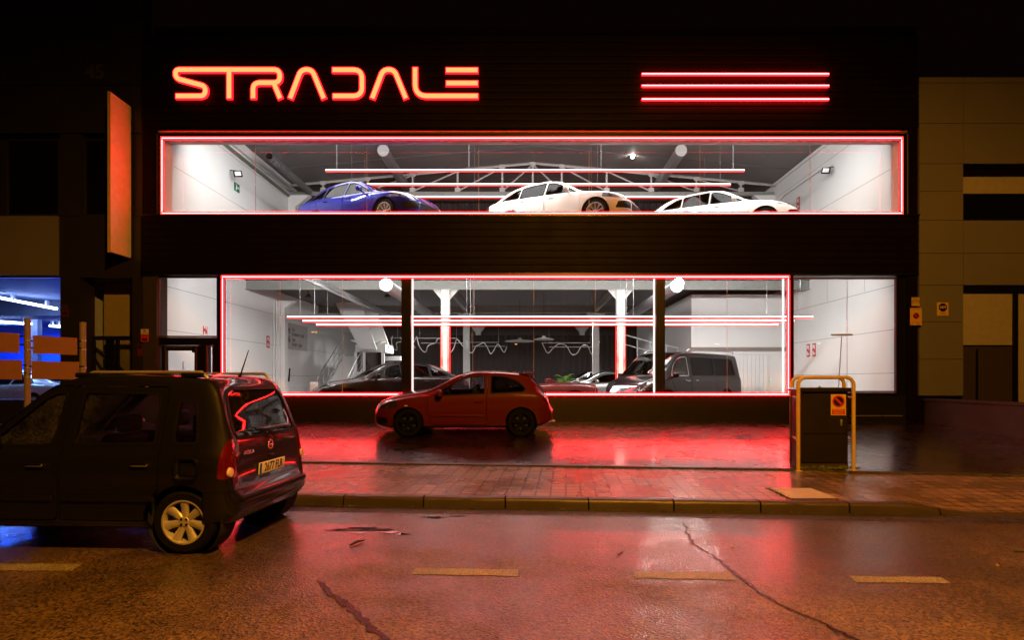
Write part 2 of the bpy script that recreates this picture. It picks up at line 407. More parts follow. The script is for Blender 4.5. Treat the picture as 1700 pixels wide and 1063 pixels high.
def make_car(name, S, loc, heading, label, cat, group=None, rx=0):
    """S holds tables in metres from the rear bumper. Heading: rotation about z of the +x (forward) axis."""
    root = thing(name, loc, label, cat, group, rz=heading, rx=rx)
    L = S['L']; HW = S['W']/2; c0 = L/2
    me, halfw = car_shell(S)
    body = shell_variant(me, 0, .03); glz = shell_variant(me, -.006, .006); up = shell_variant(me, .004, .03); door_sh = shell_variant(me, 0, .022)
    T = lambda poly: [(p[0]-c0, p[1]) for p in poly]
    def side(poly, s, y0=.35, y1=1.5): return MB().prism(T(poly), s*y0, s*y1, 'y').mesh('c')
    def plan(poly, z0, z1=3): return MB().prism(T(poly), z0, z1, 'z').mesh('c')
    def front(poly, x0, x1): return MB().prism(poly, x0-c0, x1-c0, 'x').mesh('c')
    PM = S['paint']; exc = []; GM = S.get('glass', M_cdark); seams = []
    ra = S['arch']; r = S['tyre_r']; axles = S['axles']
    for xa in axles:
        for s in (-1, 1):
            circ = [(xa+ra*math.cos(a), r+.01+ra*math.sin(a)) for a in np.linspace(0, 2*math.pi, 40)[:-1]]
            exc.append(side(circ, s, HW-.27)); seams.append((circ, s))
    glass_polys = [(fillet(p['poly'], p.get('r', .05)), p) for p in S['side_glass']]
    wins = []
    for poly, p in glass_polys:
        for s in (-1, 1):
            exc.append(side(poly, s)); wins.append((poly, s, p))
    ws = fillet(S['windshield'], .05)
    ws2 = ws
    if S.get('windshield'): exc.append(plan(ws, S['ws_z']))
    rg = S.get('rear_glass')
    if rg:
        rp = fillet(rg['poly'], rg.get('r', .06))
        mk = (lambda q: plan(q, rg['z'], 3)) if rg['proj'] == 'z' else (lambda q: front(q, -.3, rg.get('depth', .6)))
        exc.append(mk(rp))
    dexc = []
    for d in S.get('doors', []):
        for s in (-1, 1):
            dp = fillet(d['poly'], d.get('r', .06))
            arch = [side([(xa+(ra+.03)*math.cos(a), r+.01+(ra+.03)*math.sin(a)) for a in np.linspace(0, 2*math.pi, 36)[:-1]], s, HW-.3) for xa in axles if any(abs(q[0]-xa) < ra+.05 for q in d['poly'])]
            winc = [side(poly, s2) for poly, s2, p in wins if s2 == s]
            dm = boolean(door_sh, [side(offset_poly(dp, -.006), s)], winc+arch)
            do = link_mesh('door', dm, PM, root, 30)
            dexc.append(side(offset_poly(dp, .005), s))
            hx, hz = d['handle']
            y = s*(HW+.008); hb = MB(); hb.rbox((hx-c0, y, hz), (S.get('handle_l', .17), .03, .03), .012)
            hb.build('handle', S.get('handle_mat', PM), do, smooth=50)
            if d.get('strip'):
                x0, x1, z = d['strip']; sb = MB(); sb.rbox(((x0+x1)/2-c0, s*(HW+.002), z), (x1-x0, .018, .05), .008); sb.build('rubbing_strip', S.get('strip_mat', PM), do)
    lamps = []
    for lp in S.get('lamps', []):                    # (name, side polygon, ymin, material)
        nm, poly, ymin, lm = lp[:4]; pl = fillet(poly, lp[4] if len(lp) > 4 else .03)
        for s in (-1, 1): lamps.append((nm, pl, ymin, lm, s)); dexc.append(side(offset_poly(pl, .004), s, ymin-.004))
    fr = []
    for g in S.get('face', []):                      # (name, (y,z) polygon, x0, x1, material) pieces of the nose or tail
        pl = fillet(g[1], g[5] if len(g) > 5 else .03); dexc.append(front(offset_poly(pl, .003), g[2], g[3])); fr.append((g, pl))
    bm_ = boolean(body, [], exc+dexc)
    link_mesh('body', bm_, PM, root, 30)
    for poly, s, p in wins:
        gm = boolean(glz, [side(offset_poly(poly, .006), s)]); link_mesh('window', gm, p.get('mat', GM), root, 40)
        ring = boolean(up, [side(offset_poly(poly, .012), s)], [side(offset_poly(poly, -.010), s)])
        link_mesh('window_seal', ring, p.get('seal', S.get('seal', M_blkpl)), root, 40)
    link_mesh('windshield', boolean(glz, [plan(offset_poly(ws, .006), S['ws_z']-.02)]), S.get('ws_mat', M_cclear), root, 40)
    if rg:
        wo = link_mesh('rear_window', boolean(glz, [mk(offset_poly(rp, .006))]), rg.get('mat', GM), root, 40)
        link_mesh('rear_window_seal', boolean(up, [mk(offset_poly(rp, .022))], [mk(offset_poly(rp, -.012))]), M_blkpl, root, 40)
    for nm, pl, ymin, lm, s in lamps:
        link_mesh(nm, boolean(up, [side(pl, s, ymin)]), lm, root, 30)
    for g, pl in fr:
        link_mesh(g[0], boolean(up if g[4] != PM else body, [front(pl, g[2], g[3])]), g[4], root, 30)
    # wheel wells, floor pan
    for xa in axles:
        for s in (-1, 1):
            b = MB(); b.lathe([(ra+.012, s*(HW-.05)), (ra+.012, s*(HW-.30)), (.02, s*(HW-.30))], (xa-c0, 0, r+.01), 'y', 32)
            b.build('wheel_well', M_well, root)
            make_wheel(root, xa-c0, s*(HW-.03-S.get('tyre_w', .2)/2), r, S.get('tyre_w', .2), S['rim_r'], S['spokes'], S.get('rim_mat', M_rimsil), s)
            if S.get('arch_trim'):
                a0 = R(-12); pts = [(xa-c0+(ra+.02)*math.cos(a), s*(halfw(xa)+.0), r+.01+(ra+.02)*math.sin(a)) for a in np.linspace(a0, math.pi-a0, 22)]
                MB().tube(pts, .028, 6).build('wheel_arch_trim', S['arch_trim'], root, smooth=60)
    b = MB(); b.box(axles[0]-c0-.2, axles[1]-c0+.2, -HW+.32, HW-.32, S['bot'][1][1]+.03, S['bot'][1][1]+.09); b.build('floor_pan', M_well, root)
    # cabin
    sx = S['seat_x']; sz = S.get('seat_z', .32); sm = S.get('seat_mat', M_trim)
    for x in sx:
        for s in (-1, 1): seat(root, x-c0, s*.36, sz, sm, S.get('seat_h', .58))
    dx = S['dash_x']-c0; dz = S['dash_z']
    b = MB(); b.rbox((dx, 0, dz-.14), (.5, 2*HW-.26, .28), .06); b.build('dashboard', M_trim, root, smooth=50)
    b = MB(); pts = []
    for k in range(20):
        a = 2*math.pi*k/20; pts.append((dx-.38+.06*math.sin(a), .36+.19*math.cos(a), dz+.02+.18*math.sin(a)))
    b.tube(pts, .015, 6, closed=True); b.tube([(dx-.38, .36, dz+.02), (dx-.1, .36, dz-.06)], .03); b.build('steering_wheel', M_trim, root, smooth=50)
    # mirrors
    if 'mirror' in S:
        mxp, mz = S['mirror']
        for s in (-1, 1):
            mo = MB(); mo.rbox((mxp-c0, s*(HW+.09), mz), (.13, .2, .15), .055, 4); mo.tube([(mxp-c0+.02, s*(HW-.06), mz-.07), (mxp-c0, s*(HW+.06), mz-.03)], .03)
            mo.build('wing_mirror', S.get('mirror_mat', PM), root, smooth=50)
            
    if S.get('wiper'):
        for q in S['wiper']:
            MB().tube([(a-c0, y, z) for a, y, z in q], .009, 6).build('wiper', M_blkpl, root)
    if S.get('rails'):
        x0, x1, y, z, mt = S['rails']
        for s in (-1, 1):
            n = 9; pts = [(x0-c0, s*y, z-.06)]+[(x0-c0+.06+(x1-x0-.22)*k/n, s*(y-.0), z) for k in range(n+1)]+[(x1-c0, s*y, z-.07)]
            MB().tube(pts, .016, 8).build('roof_rail', mt, root, smooth=60)
    return root
# ------------------------------------------------------------------ colours of the place
M_clad = mat("black_cladding", (.006,.003,.003), .5, 0, 0, .07, var=.15, vscale=2.5, rvar=.1)
M_clad2 = mat("black_frame", (.004,.0035,.0035), .35, 0)
M_plinth = mat("black_plinth", (.006,.0055,.005), .45, bump=.15, bscale=80)
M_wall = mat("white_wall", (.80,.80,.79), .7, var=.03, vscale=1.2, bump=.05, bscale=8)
M_lowwall = mat("white_panel_wall", (.80,.79,.78), .6, var=.025, vscale=1.5)
M_ceil = mat("grey_ceiling", (.17,.16,.155), .6, var=.06, vscale=1)
M_ceil2 = mat("dark_grey_ceiling", (.115,.115,.12), .6)
M_steelw = mat("white_painted_steel", (.50,.49,.47), .45)
M_steelg = mat("grey_painted_steel", (.26,.27,.25), .45)
M_curtain = mat("black_curtain", (.016,.012,.012), .85, var=.2)
M_floorp = mat("grey_polished_floor", (.14,.14,.14), .16, rvar=.05)
M_pane = glass("showroom_glass", (.95,.96,.96), .4, dirt=.012)
M_core = emitter("red_led_core", (1, .34, .29), 9)
M_halo = emitter("red_led_halo", (1, .0028, .0045), 35)  # wide emissive red stands in for the bloom round the LED cores
M_core2 = emitter("red_led_core_dim", (1, .035, .025), 12)
M_chan = mat("led_channel", (.75,.70,.68), .5, rvar=.05)
M_refl = mat("pale_edge_trim", (.26,.24,.25), .4)
M_letter = emitter("sign_face", (1.0, .60, .17), 1.0)
M_letred = emitter("sign_red_edge", (1, .004, .010), 7)
M_barw = emitter("bar_white", (1, .78, .72), 5)
M_barr = emitter("bar_red", (1, .02, .02), 7)
M_tan = mat("tan_facade_panel", (.145,.145,.145), .6, var=.05, vscale=.8)
M_tan2 = mat("beige_blind", (.34,.32,.26), .6)
M_dkglass = mat("dark_window_glass", (.004,.004,.005), .06, 0, 0, .6)
M_yel = mat("weathered_yellow_paint", (.56,.42,.10), .42, var=.12, vscale=9)
M_road = None

def noise_node(n, tc, scale, detail=4, rough=.5, out="Object"):
    z = n.nodes.new("ShaderNodeTexNoise"); z.inputs["Scale"].default_value = scale; z.inputs["Detail"].default_value = detail; z.inputs["Roughness"].default_value = rough
    n.links.new(tc.outputs[out], z.inputs["Vector"]); return z
def mrange(n, src, a, b, c, d):
    m = n.nodes.new("ShaderNodeMapRange"); m.inputs[1].default_value = a; m.inputs[2].default_value = b; m.inputs[3].default_value = c; m.inputs[4].default_value = d
    n.links.new(src, m.inputs[0]); return m

def wet_asphalt(name, base, film_r, dry_r, wet_scale=.35, agg=95, bump=.6, film_bump=.25, cover=(.42,.62), gutter=0.0, bdist=.006, contrast=(.12,2.3), joints=0):
    """Asphalt: stone-by-stone albedo, stained patches, and a film of water (coat) that lies in patches."""
    m = mat(name, base, .5, var=0, rvar=0); n = m.node_tree; b = n.nodes["Principled BSDF"]; L = n.links.new
    def M(op, x, y=None, v=None):
        q = n.nodes.new("ShaderNodeMath"); q.operation = op; L(x, q.inputs[0])
        if y is not None: L(y, q.inputs[1])
        if v is not None: q.inputs[1].default_value = v
        return q.outputs[0]
    tc = n.nodes.new("ShaderNodeTexCoord")
    vo = n.nodes.new("ShaderNodeTexVoronoi"); vo.inputs["Scale"].default_value = agg; L(tc.outputs["Object"], vo.inputs["Vector"])
    n1 = noise_node(n, tc, agg*.45, 5, .7); big = noise_node(n, tc, wet_scale, 6, .62); mid = noise_node(n, tc, 2.3, 5, .6); stain = noise_node(n, tc, .8, 6, .7)
    sep = n.nodes.new("ShaderNodeSeparateColor"); L(vo.outputs["Color"], sep.inputs[0])
    cg = M('ADD', M('MULTIPLY', sep.outputs[0], v=.55), n1.outputs[0])
    g = mrange(n, cg, .45, 1.05, *contrast)
    sp_ = mrange(n, mid.outputs[0], .25, .75, .75, 1.25); st = mrange(n, stain.outputs[0], .35, .65, .6, 1.2)
    wsrc = big.outputs[0]
    if gutter:
        sx = n.nodes.new("ShaderNodeSeparateXYZ"); L(tc.outputs["Object"], sx.inputs[0]); gy = mrange(n, sx.outputs[1], 4.2, 6.6, 0, gutter); wsrc = M('ADD', wsrc, gy.outputs[0])
    wsrc = M('ADD', wsrc, M('MULTIPLY', mid.outputs[0], v=.25))
    wet = mrange(n, wsrc, cover[0]+.12, cover[1]+.12, 0, 1); dk = mrange(n, wet.outputs[0], 0, 1, 1, .6)
    a_ = M('MULTIPLY', M('MULTIPLY', g.outputs[0], sp_.outputs[0]), M('MULTIPLY', st.outputs[0], dk.outputs[0]))
    mx = n.nodes.new("ShaderNodeMixRGB"); mx.blend_type = 'MULTIPLY'; mx.inputs[0].default_value = 1; mx.inputs[1].default_value = (*base, 1); L(a_, mx.inputs[2]); L(mx.outputs[0], b.inputs["Base Color"])
    rr = mrange(n, mid.outputs[0], .3, .7, dry_r-.08, dry_r+.10); L(rr.outputs[0], b.inputs["Roughness"]); b.inputs["Specular IOR Level"].default_value = .5
    cw = mrange(n, wet.outputs[0], 0, 1, .12, 1.0); L(cw.outputs[0], b.inputs["Coat Weight"])
    cr = mrange(n, wet.outputs[0], 0, 1, film_r+.14, film_r); L(cr.outputs[0], b.inputs["Coat Roughness"])
    h = M('ADD', vo.outputs["Distance"], n1.outputs[0])
    if joints:
        bk = n.nodes.new("ShaderNodeTexBrick"); bk.offset = .0; bk.inputs["Scale"].default_value = 1; bk.inputs["Brick Width"].default_value = joints; bk.inputs["Row Height"].default_value = 30; bk.inputs["Mortar Size"].default_value = .018
        mp = n.nodes.new("ShaderNodeMapping"); mp.inputs["Rotation"].default_value = (0, 0, .35); L(tc.outputs["Object"], mp.inputs["Vector"]); L(mp.outputs[0], bk.inputs["Vector"])
        h = M('SUBTRACT', h, M('MULTIPLY', bk.outputs["Fac"], v=3.0))
    bp = n.nodes.new("ShaderNodeBump"); bp.inputs["Distance"].default_value = bdist; bp.inputs["Strength"].default_value = bump; L(h, bp.inputs["Height"])
    wv = noise_node(n, tc, 1.6, 3); b2 = n.nodes.new("ShaderNodeBump"); b2.inputs["Strength"].default_value = .35; b2.inputs["Distance"].default_value = .05; L(wv.outputs[0], b2.inputs["Height"]); L(bp.outputs[0], b2.inputs["Normal"])
    L(b2.outputs[0], b.inputs["Normal"])
    b3 = n.nodes.new("ShaderNodeBump"); b3.inputs["Distance"].default_value = bdist; b3.inputs["Strength"].default_value = film_bump; L(h, b3.inputs["Height"])
    w5 = noise_node(n, tc, 7, 3); b4 = n.nodes.new("ShaderNodeBump"); b4.inputs["Strength"].default_value = .25; b4.inputs["Distance"].default_value = .012; L(w5.outputs[0], b4.inputs["Height"]); L(b3.outputs[0], b4.inputs["Normal"])
    L(b4.outputs[0], b.inputs["Coat Normal"])
    return m

# ------------------------------------------------------------------ ground
KS = -.07                                            # the kerb runs slightly towards the camera at its right end
def kerb_y(x): return 6.84+KS*x
def back_y(x): return 9.38-.10*x if x < 3.2 else 9.06-.125*(x-3.2)
def side_z(x, t):                                    # pavement height: t=0 kerb, t=1 back edge; dropped crossing on the right
    f = min(max((x-4.30)/.9, 0), 1); f = f*f*(3-2*f)
    z0 = .125-.108*f; z1 = .140-.025*f
    return z0+(z1-z0)*t
def fore_z(x, y):
    a = side_z(x, 1); t = min(max((y-back_y(x))/(15.0-back_y(x)), 0), 1); return a+(.464-a)*t

M_road = wet_asphalt("wet_asphalt", (.068,.045,.026), .085, .45, .45, 66, .75, .17, (.40,.56), .15, .012, (.02,3.6))
M_fore = wet_asphalt("wet_sealed_forecourt", (.024,.010,.011), .07, .30, .9, 60, .5, .12, (.20,.55), 0, .004, (.6,1.4), 1.7)
def grid(name, xs, yf, nt_, zf, m):
    b = MB(); vs = []; fs = []
    for x in xs:
        for j in range(nt_+1): y = yf(x, j/nt_); vs.append((x, y, zf(x, y, j/nt_)))
    k = nt_+1
    for i in range(len(xs)-1):
        for j in range(nt_): fs.append((i*k+j, (i+1)*k+j, (i+1)*k+j+1, i*k+j+1))
    b.add(vs, fs); o = b.build(name, m, smooth=40); tag(o, kind="structure"); return o
tag(MB().add([(-320,-320,-.03),(320,-320,-.03),(320,320,-.03),(-320,320,-.03)], [(0,1,2,3)]).build("ground", mat("far_ground", (.03,.028,.026), .8, var=.2, vscale=.1)), kind="structure")
xs = list(np.linspace(-30, 30, 61))
grid("road", xs, lambda x, t: -14+(kerb_y(x)+14)*t, 24, lambda x, y, t: .035*math.exp(-((kerb_y(x)-y-3.2)/2.2)**2)*0+0.0, M_road)
xs = sorted(set(list(np.linspace(-30, 30, 61))+list(np.linspace(3.2, 6, 29))))
# pavement tiles
mt = mat("pavement_tiles", (.20,.16,.14), .4, var=0, rvar=0); n = mt.node_tree; b_ = n.nodes["Principled BSDF"]; L_ = n.links.new
tc = n.nodes.new("ShaderNodeTexCoord"); mp = n.nodes.new("ShaderNodeMapping"); mp.inputs["Rotation"].default_value = (0, 0, .07); L_(tc.outputs["Object"], mp.inputs["Vector"])
br = n.nodes.new("ShaderNodeTexBrick"); br.offset = 0; br.inputs["Scale"].default_value = 1; br.inputs["Brick Width"].default_value = .19; br.inputs["Row Height"].default_value = .19
br.inputs["Mortar Size"].default_value = .014; br.inputs["Mortar Smooth"].default_value = .3; br.inputs["Color1"].default_value = (.29,.18,.12,1); br.inputs["Color2"].default_value = (.17,.105,.072,1); br.inputs["Mortar"].default_value = (.02,.018,.015,1)
L_(mp.outputs[0], br.inputs["Vector"]); nz = noise_node(n, tc, 1.1, 5); g = mrange(n, nz.outputs[0], .3, .7, .65, 1.25)
mx = n.nodes.new("ShaderNodeMixRGB"); mx.blend_type = 'MULTIPLY'; mx.inputs[0].default_value = 1; L_(br.outputs["Color"], mx.inputs[1]); L_(g.outputs[0], mx.inputs[2]); L_(mx.outputs[0], b_.inputs["Base Color"])
rr = mrange(n, nz.outputs[0], .2, .8, .14, .40); L_(rr.outputs[0], b_.inputs["Roughness"])
fine = noise_node(n, tc, 90, 4); ad = n.nodes.new("ShaderNodeMath"); ad.operation = 'MULTIPLY_ADD'; ad.inputs[1].default_value = -1.0; L_(br.outputs["Fac"], ad.inputs[0])
f2 = n.nodes.new("ShaderNodeMath"); f2.operation = 'MULTIPLY'; f2.inputs[1].default_value = .35; L_(fine.outputs[0], f2.inputs[0]); L_(f2.outputs[0], ad.inputs[2])
bp = n.nodes.new("ShaderNodeBump"); bp.inputs["Strength"].default_value = .7; bp.inputs["Distance"].default_value = .006; L_(ad.outputs[0], bp.inputs["Height"])
w2 = noise_node(n, tc, 4.5, 2); b2 = n.nodes.new("ShaderNodeBump"); b2.inputs["Strength"].default_value = .4; b2.inputs["Distance"].default_value = .012; L_(w2.outputs[0], b2.inputs["Height"]); L_(bp.outputs[0], b2.inputs["Normal"]); L_(b2.outputs[0], b_.inputs["Normal"])
grid("pavement", xs, lambda x, t: kerb_y(x)+.15+(back_y(x)-.10-kerb_y(x)-.15)*t, 8, lambda x, y, t: side_z(x, t), mt)
grid("forecourt", xs, lambda x, t: back_y(x)+.0+(15.3-back_y(x))*t, 12, lambda x, y, t: fore_z(x, y)-.012*(1-t)**6, M_fore)
# edging strip between pavement and forecourt, laid in lengths
M_conc = mat("wet_concrete_kerb", (.046,.036,.030), .42, var=.12, vscale=5, bump=.35, bscale=45)
b = MB(); x = -30.0
while x < 30:
    x2 = x+.985; vs = []
    for xx in (x, x2):
        z = side_z(xx, 1); y = back_y(xx)
        vs += [(xx, y-.10, z-.1), (xx, y-.10, z+.022), (xx, y-.085, z+.03), (xx, y+.0, z+.03), (xx, y+.004, z+.02), (xx, y+.004, z-.1)]
    b.add(vs, [tuple(range(6)), tuple(range(11, 5, -1))]+[(i, i+6, (i+1) % 6+6, (i+1) % 6) for i in range(6)]); x += 1.0
tag(b.build("pavement_edging", M_conc), kind="structure")
b = MB(); x = -30.24                                 # kerb stones, one metre each
while x < 30:
    x2 = x+.982; ns = 8; vs = []
    for k in range(ns+1):
        xx = x+(x2-x)*k/ns; z = side_z(xx, 0); y = kerb_y(xx)
        if xx < 4.25: pass
        rk = random.Random(int(xx*1000)); jit = lambda: rk.uniform(-.004, .004)
        pr_ = [(y+.15, -.1), (y+.15, z), (y+.035, z), (y+.012, z-.012), (y+.002, z-.04), (y-.008*min(1, z*6), -.1)]
        vs += [(xx, a+jit(), c+jit()*.7) for a, c in pr_]
    fs = [tuple(range(5, -1, -1)), tuple(range(ns*6, ns*6+6))]
    for k in range(ns):
        for i in range(6): fs.append((k*6+i, k*6+(i+1) % 6, k*6+6+(i+1) % 6, k*6+6+i))
    b.add(vs, fs); x += 1.0
tag(b.build("kerb", M_conc, smooth=50), kind="structure")
# gutter strip where the road meets the kerb
grid("gutter", list(np.linspace(-30, 30, 61)), lambda x, t: kerb_y(x)-.30+.29*t, 1, lambda x, y, t: .004, wet_asphalt("gutter_asphalt", (.028,.028,.018), .2, .5, .9, 90, 1.0, .5, (.45,.7)))

# lane dashes
M_mark = mat("worn_road_paint", (.60,.56,.46), .45, var=0, rvar=0); n = M_mark.node_tree; b_ = n.nodes["Principled BSDF"]; tc = n.nodes.new("ShaderNodeTexCoord")
nz = noise_node(n, tc, 75, 5, .7); cr = mrange(n, nz.outputs[0], .40, .62, .0, 1); nb = noise_node(n, tc, 3, 4); c2 = mrange(n, nb.outputs[0], .3, .6, .55, 1)
ml = n.nodes.new("ShaderNodeMath"); ml.operation = 'MULTIPLY'; n.links.new(cr.outputs[0], ml.inputs[0]); n.links.new(c2.outputs[0], ml.inputs[1])
mx = n.nodes.new("ShaderNodeMixRGB"); mx.inputs[1].default_value = (.07,.062,.05,1); mx.inputs[2].default_value = (.46,.42,.34,1); n.links.new(ml.outputs[0], mx.inputs[0]); n.links.new(mx.outputs[0], b_.inputs["Base Color"])
bp = n.nodes.new("ShaderNodeBump"); bp.inputs["Strength"].default_value = .7; bp.inputs["Distance"].default_value = .006; n.links.new(nz.outputs[0], bp.inputs["Height"]); n.links.new(bp.outputs[0], b_.inputs["Normal"])
def gp(px, py, z=0.0):
    D = F*(CZ-z)/(py-VY); return (X(px, D), D)
for q in (((-40,936),(135,937),(120,948),(-40,948)), ((690,944),(861,946),(861,957),(684,954)), ((1052,949),(1212,951),(1224,963),(1056,960)), ((1411,957),(1562,959),(1578,969),(1422,967))):
    pts = [gp(a, c, .004) for a, c in q]
    n_ = 10; vs = []
    for k in range(n_+1):
        t = k/n_
        for (A, Bp) in ((pts[3], pts[2]), (pts[0], pts[1])):
            jx = random.uniform(-.006, .006)
            vs.append((A[0]*(1-t)+Bp[0]*t+jx, A[1]*(1-t)+Bp[1]*t+random.uniform(-.007, .007), .004))
    b = MB(); b.add(vs, [(2*k, 2*k+2, 2*k+3, 2*k+1) for k in range(n_)]); tag(b.build("lane_marking", M_mark), kind="structure")
# sealed cracks in the road
M_crack = mat("tar_crack_seal", (.012,.011,.011), .16, var=.2, vscale=20, bump=.9, bscale=60)
def crack(path, w):
    pts = [Vector((*gp(a, c, .003), .005)) for a, c in path]; fine = []
    for i in range(len(pts)-1):
        for k in range(8): fine.append(pts[i].lerp(pts[i+1], k/8)+Vector((random.uniform(-.012, .012), random.uniform(-.006, .006), 0)))
    fine.append(pts[-1]); vs = []
    for i, p in enumerate(fine):
        t = (fine[min(i+1, len(fine)-1)]-fine[max(i-1, 0)]).normalized(); q = Vector((-t.y, t.x, 0))
        ww = w*random.uniform(.35, .8)*(.4+.6*min(1, i/8)); vs += [p+q*ww, p-q*ww*random.uniform(.4, 1)]
    b = MB(); b.add(vs, [(2*i, 2*i+1, 2*i+3, 2*i+2) for i in range(len(fine)-1)]); tag(b.build("road_crack", M_crack), kind="structure")
crack([(1135,866),(1140,885),(1152,905),(1185,925),(1222,953),(1262,985),(1310,1012),(1365,1035),(1420,1063),(1500,1100)], .028)
crack([(528,964),(545,985),(575,1005),(600,1030),(625,1052),(660,1080)], .05)
# puddles: shallow water in the road by the kerb
M_water = mat("rain_water", (.008,.008,.008), .03, var=0, rvar=0, bump=.05, bscale=8)
for cx_, cy_, rx_, ry_ in ((600,880,.30,.030),(646,885,.10,.018),(722,860,.13,.020),(760,858,.08,.012),(668,888,.06,.014),(596,886,.07,.012)):
    X0, Y0 = gp(cx_, cy_); vs = []; nn = 26
    for k in range(nn):
        a = 2*math.pi*k/nn; r_ = 1+.35*math.sin(3*a+cx_)+.2*math.sin(7*a+cy_)
        vs.append((X0+rx_*r_*math.cos(a), Y0+ry_*2*r_*math.sin(a), .006))
    tag(MB().add(vs, [tuple(range(nn))]).build("puddle", M_water), kind="structure")

# ------------------------------------------------------------------ the showroom building
showroom = thing("showroom_building", (0, 15, .46), "black ribbed two-storey car showroom with long red-lit glass fronts", "building")
def part(mb, name, m, parent=None, smooth=30): return mb.build(name, m, parent or showroom, smooth, world=True)
X9 = lambda p, D=14.9: X(p, D)
Z9 = lambda p, D=14.9: Z(p, D)
XL, XR = X9(235), X9(1525)
def ribs(x0, x1, z0, z1, y, pitch=.19):
    b = MB(); n_ = max(1, round((z1-z0)/pitch)); p = (z1-z0)/n_; prof = []
    for k in range(n_):
        z = z0+k*p; prof += [(y+.022, z), (y+.022, z+.018), (y, z+.030), (y-.004, z+p*.5), (y, z+p-.004)]
    prof += [(y+.022, z1)]; m_ = len(prof); segs = 5; vs = []
    for i in range(segs+1):
        xx = x0+(x1-x0)*i/segs; vs += [(xx, a, c) for a, c in prof]
    fs = []
    for i in range(segs):
        for k in range(m_-1): fs.append((i*m_+k, (i+1)*m_+k, (i+1)*m_+k+1, i*m_+k+1))
    b.add(vs, fs); b.box(x0, x1, y+.025, y+.12, z0, z1); return b
part(ribs(XL, XR, Z9(213), Z9(58), 14.90), "upper_cladding", M_clad)
part(ribs(XL-.02, XR, Z9(453), Z9(359), 14.90), "middle_cladding", M_clad)
part(MB().box(XL-.04, XR+.02, 14.86, 15.02, Z9(359)+.001, Z9(356)), "ledge", M_clad2)
part(MB().box(XL, XR, 14.88, 15.3, Z9(457), Z9(453)-.001), "canopy_edge", M_clad2)
for a, c in ((235, 257), (1511, 1525)): part(MB().box(X9(a), X9(c), 14.93, 15.28, Z9(356)+.001, Z9(213)-.001), "side_pilaster", M_clad)
# upper window opening: outer trim, red LED line, white reveal, panes
part(MB().box(X9(257)+.001, X9(1511)-.001, 14.999, 15.03, Z9(223), Z9(213)-.001), "window_head", M_clad2)
part(MB().box(X9(269)+.001, X9(1497)-.001, 14.905, 15.03, Z9(226.5), Z9(223)-.001), "window_head", M_clad2)
ox0, ox1, oz0, oz1 = X9(268), X9(1498), Z9(355.5), Z9(229)
b = MB(); b.add([(X9(262),14.97,Z9(219.8)),(X9(1507),14.97,Z9(219.8)),(X9(1507),14.89,Z9(217.2)),(X9(262),14.89,Z9(217.2))], [(0,1,2,3)]); b.box(X9(262), X9(1507), 14.97, 14.998, Z9(219.8), Z9(217)); part(b, "edge_trim", M_refl)  # chamfer shaped to catch LED light as the thin outer line
for a, s in ((259, 1), (1509, -1)):
    b = MB(); xa = X9(a); b.add([(xa,14.93,Z9(356)),(xa,14.93,Z9(221)),(xa+s*.045,14.90,Z9(221)),(xa+s*.045,14.90,Z9(356))], [(0,1,2,3)]); b.box(xa, xa+s*.01, 14.935, 14.99, Z9(356), Z9(221)); part(b, "edge_trim", M_refl)
part(MB().box(X9(260.5), X9(266), 14.905, 15.03, Z9(356)+.001, Z9(222)-.001), "window_jamb", M_clad2)
part(MB().box(X9(1500), X9(1506), 14.905, 15.03, Z9(356)+.001, Z9(222)-.001), "window_jamb", M_clad2)
part(MB().box(X9(266)+.001, X9(269), 14.905, 15.355, oz0-.02, oz1+.01), "window_reveal", M_wall); part(MB().box(X9(1497), X9(1500)-.001, 14.905, 15.355, oz0-.02, oz1+.01), "window_reveal", M_wall)
part(MB().box(X9(266)+.002, X9(1500)-.002, 14.906, 15.36, oz1+.012, Z9(226.5)-.001), "reveal_soffit", M_wall)
def led_rect(name, x0, x1, z0, z1, y, label, w=.078, c=.012, sides='ltrb'):
    t = thing(name, (x0, y, z0), label, "light strip")
    for s, (a, b_), (cc, d) in (('b', (x0, x1), (z0, z0)), ('t', (x0, x1), (z1, z1)), ('l', (x0, x0), (z0+w, z1-w)), ('r', (x1, x1), (z0+w, z1-w))):
        if s in 'tb':
            MB().rbox(((a+b_)/2, y, cc), (b_-a+w, .03, w), .012, 2).build('red_halo', M_halo, t, 50, True)
            MB().box(a-c/2, b_+c/2, y-.019, y-.0155, cc-c/2, cc+c/2).build('glowing_core', M_core, t, 30, True)
            MB().box(a-w/2, b_+w/2, y+.0155, y+.022, cc-w/2, cc+w/2).build('backing_blocker', M_clad2, t, 30, True)  # black backing added to block the LED from the pane reflections
        else:
            MB().rbox((a, y, (cc+d)/2), (w, .03, d-cc), .012, 2).build('red_halo', M_halo, t, 50, True)
            MB().box(a-c/2, a+c/2, y-.0188, y-.0157, cc-w/2, d+w/2).build('glowing_core', M_core, t, 30, True)
            MB().box(a-w/2, a+w/2, y+.0157, y+.0222, cc-w/2, d+w/2).build('backing_blocker', M_clad2, t, 30, True)
    return t
led_rect("red_light_strip", X9(270.2), X9(1495.8), oz0+.015, oz1-.012, 14.885, "red light line framing the long upper showroom window")
def panes(x_edges, z0, z1, y, nm="window_pane", joint=True):
    for i in range(len(x_edges)-1):
        a, c = x_edges[i], x_edges[i+1]
        part(MB().box(a+.004, c-.004, y, y+.012, z0, z1), nm, M_pane)
        if joint and i: part(MB().box(a-.0035, a+.0035, y-.002, y+.014, z0, z1), "glass_joint", mat("clear_silicone", (.62,.50,.47), .3))
panes([ox0+.005]+[X(p, 15.3) for p in (424, 609, 795, 978, 1162, 1345)]+[ox1-.005], oz0-.02, oz1+.01, 15.3)
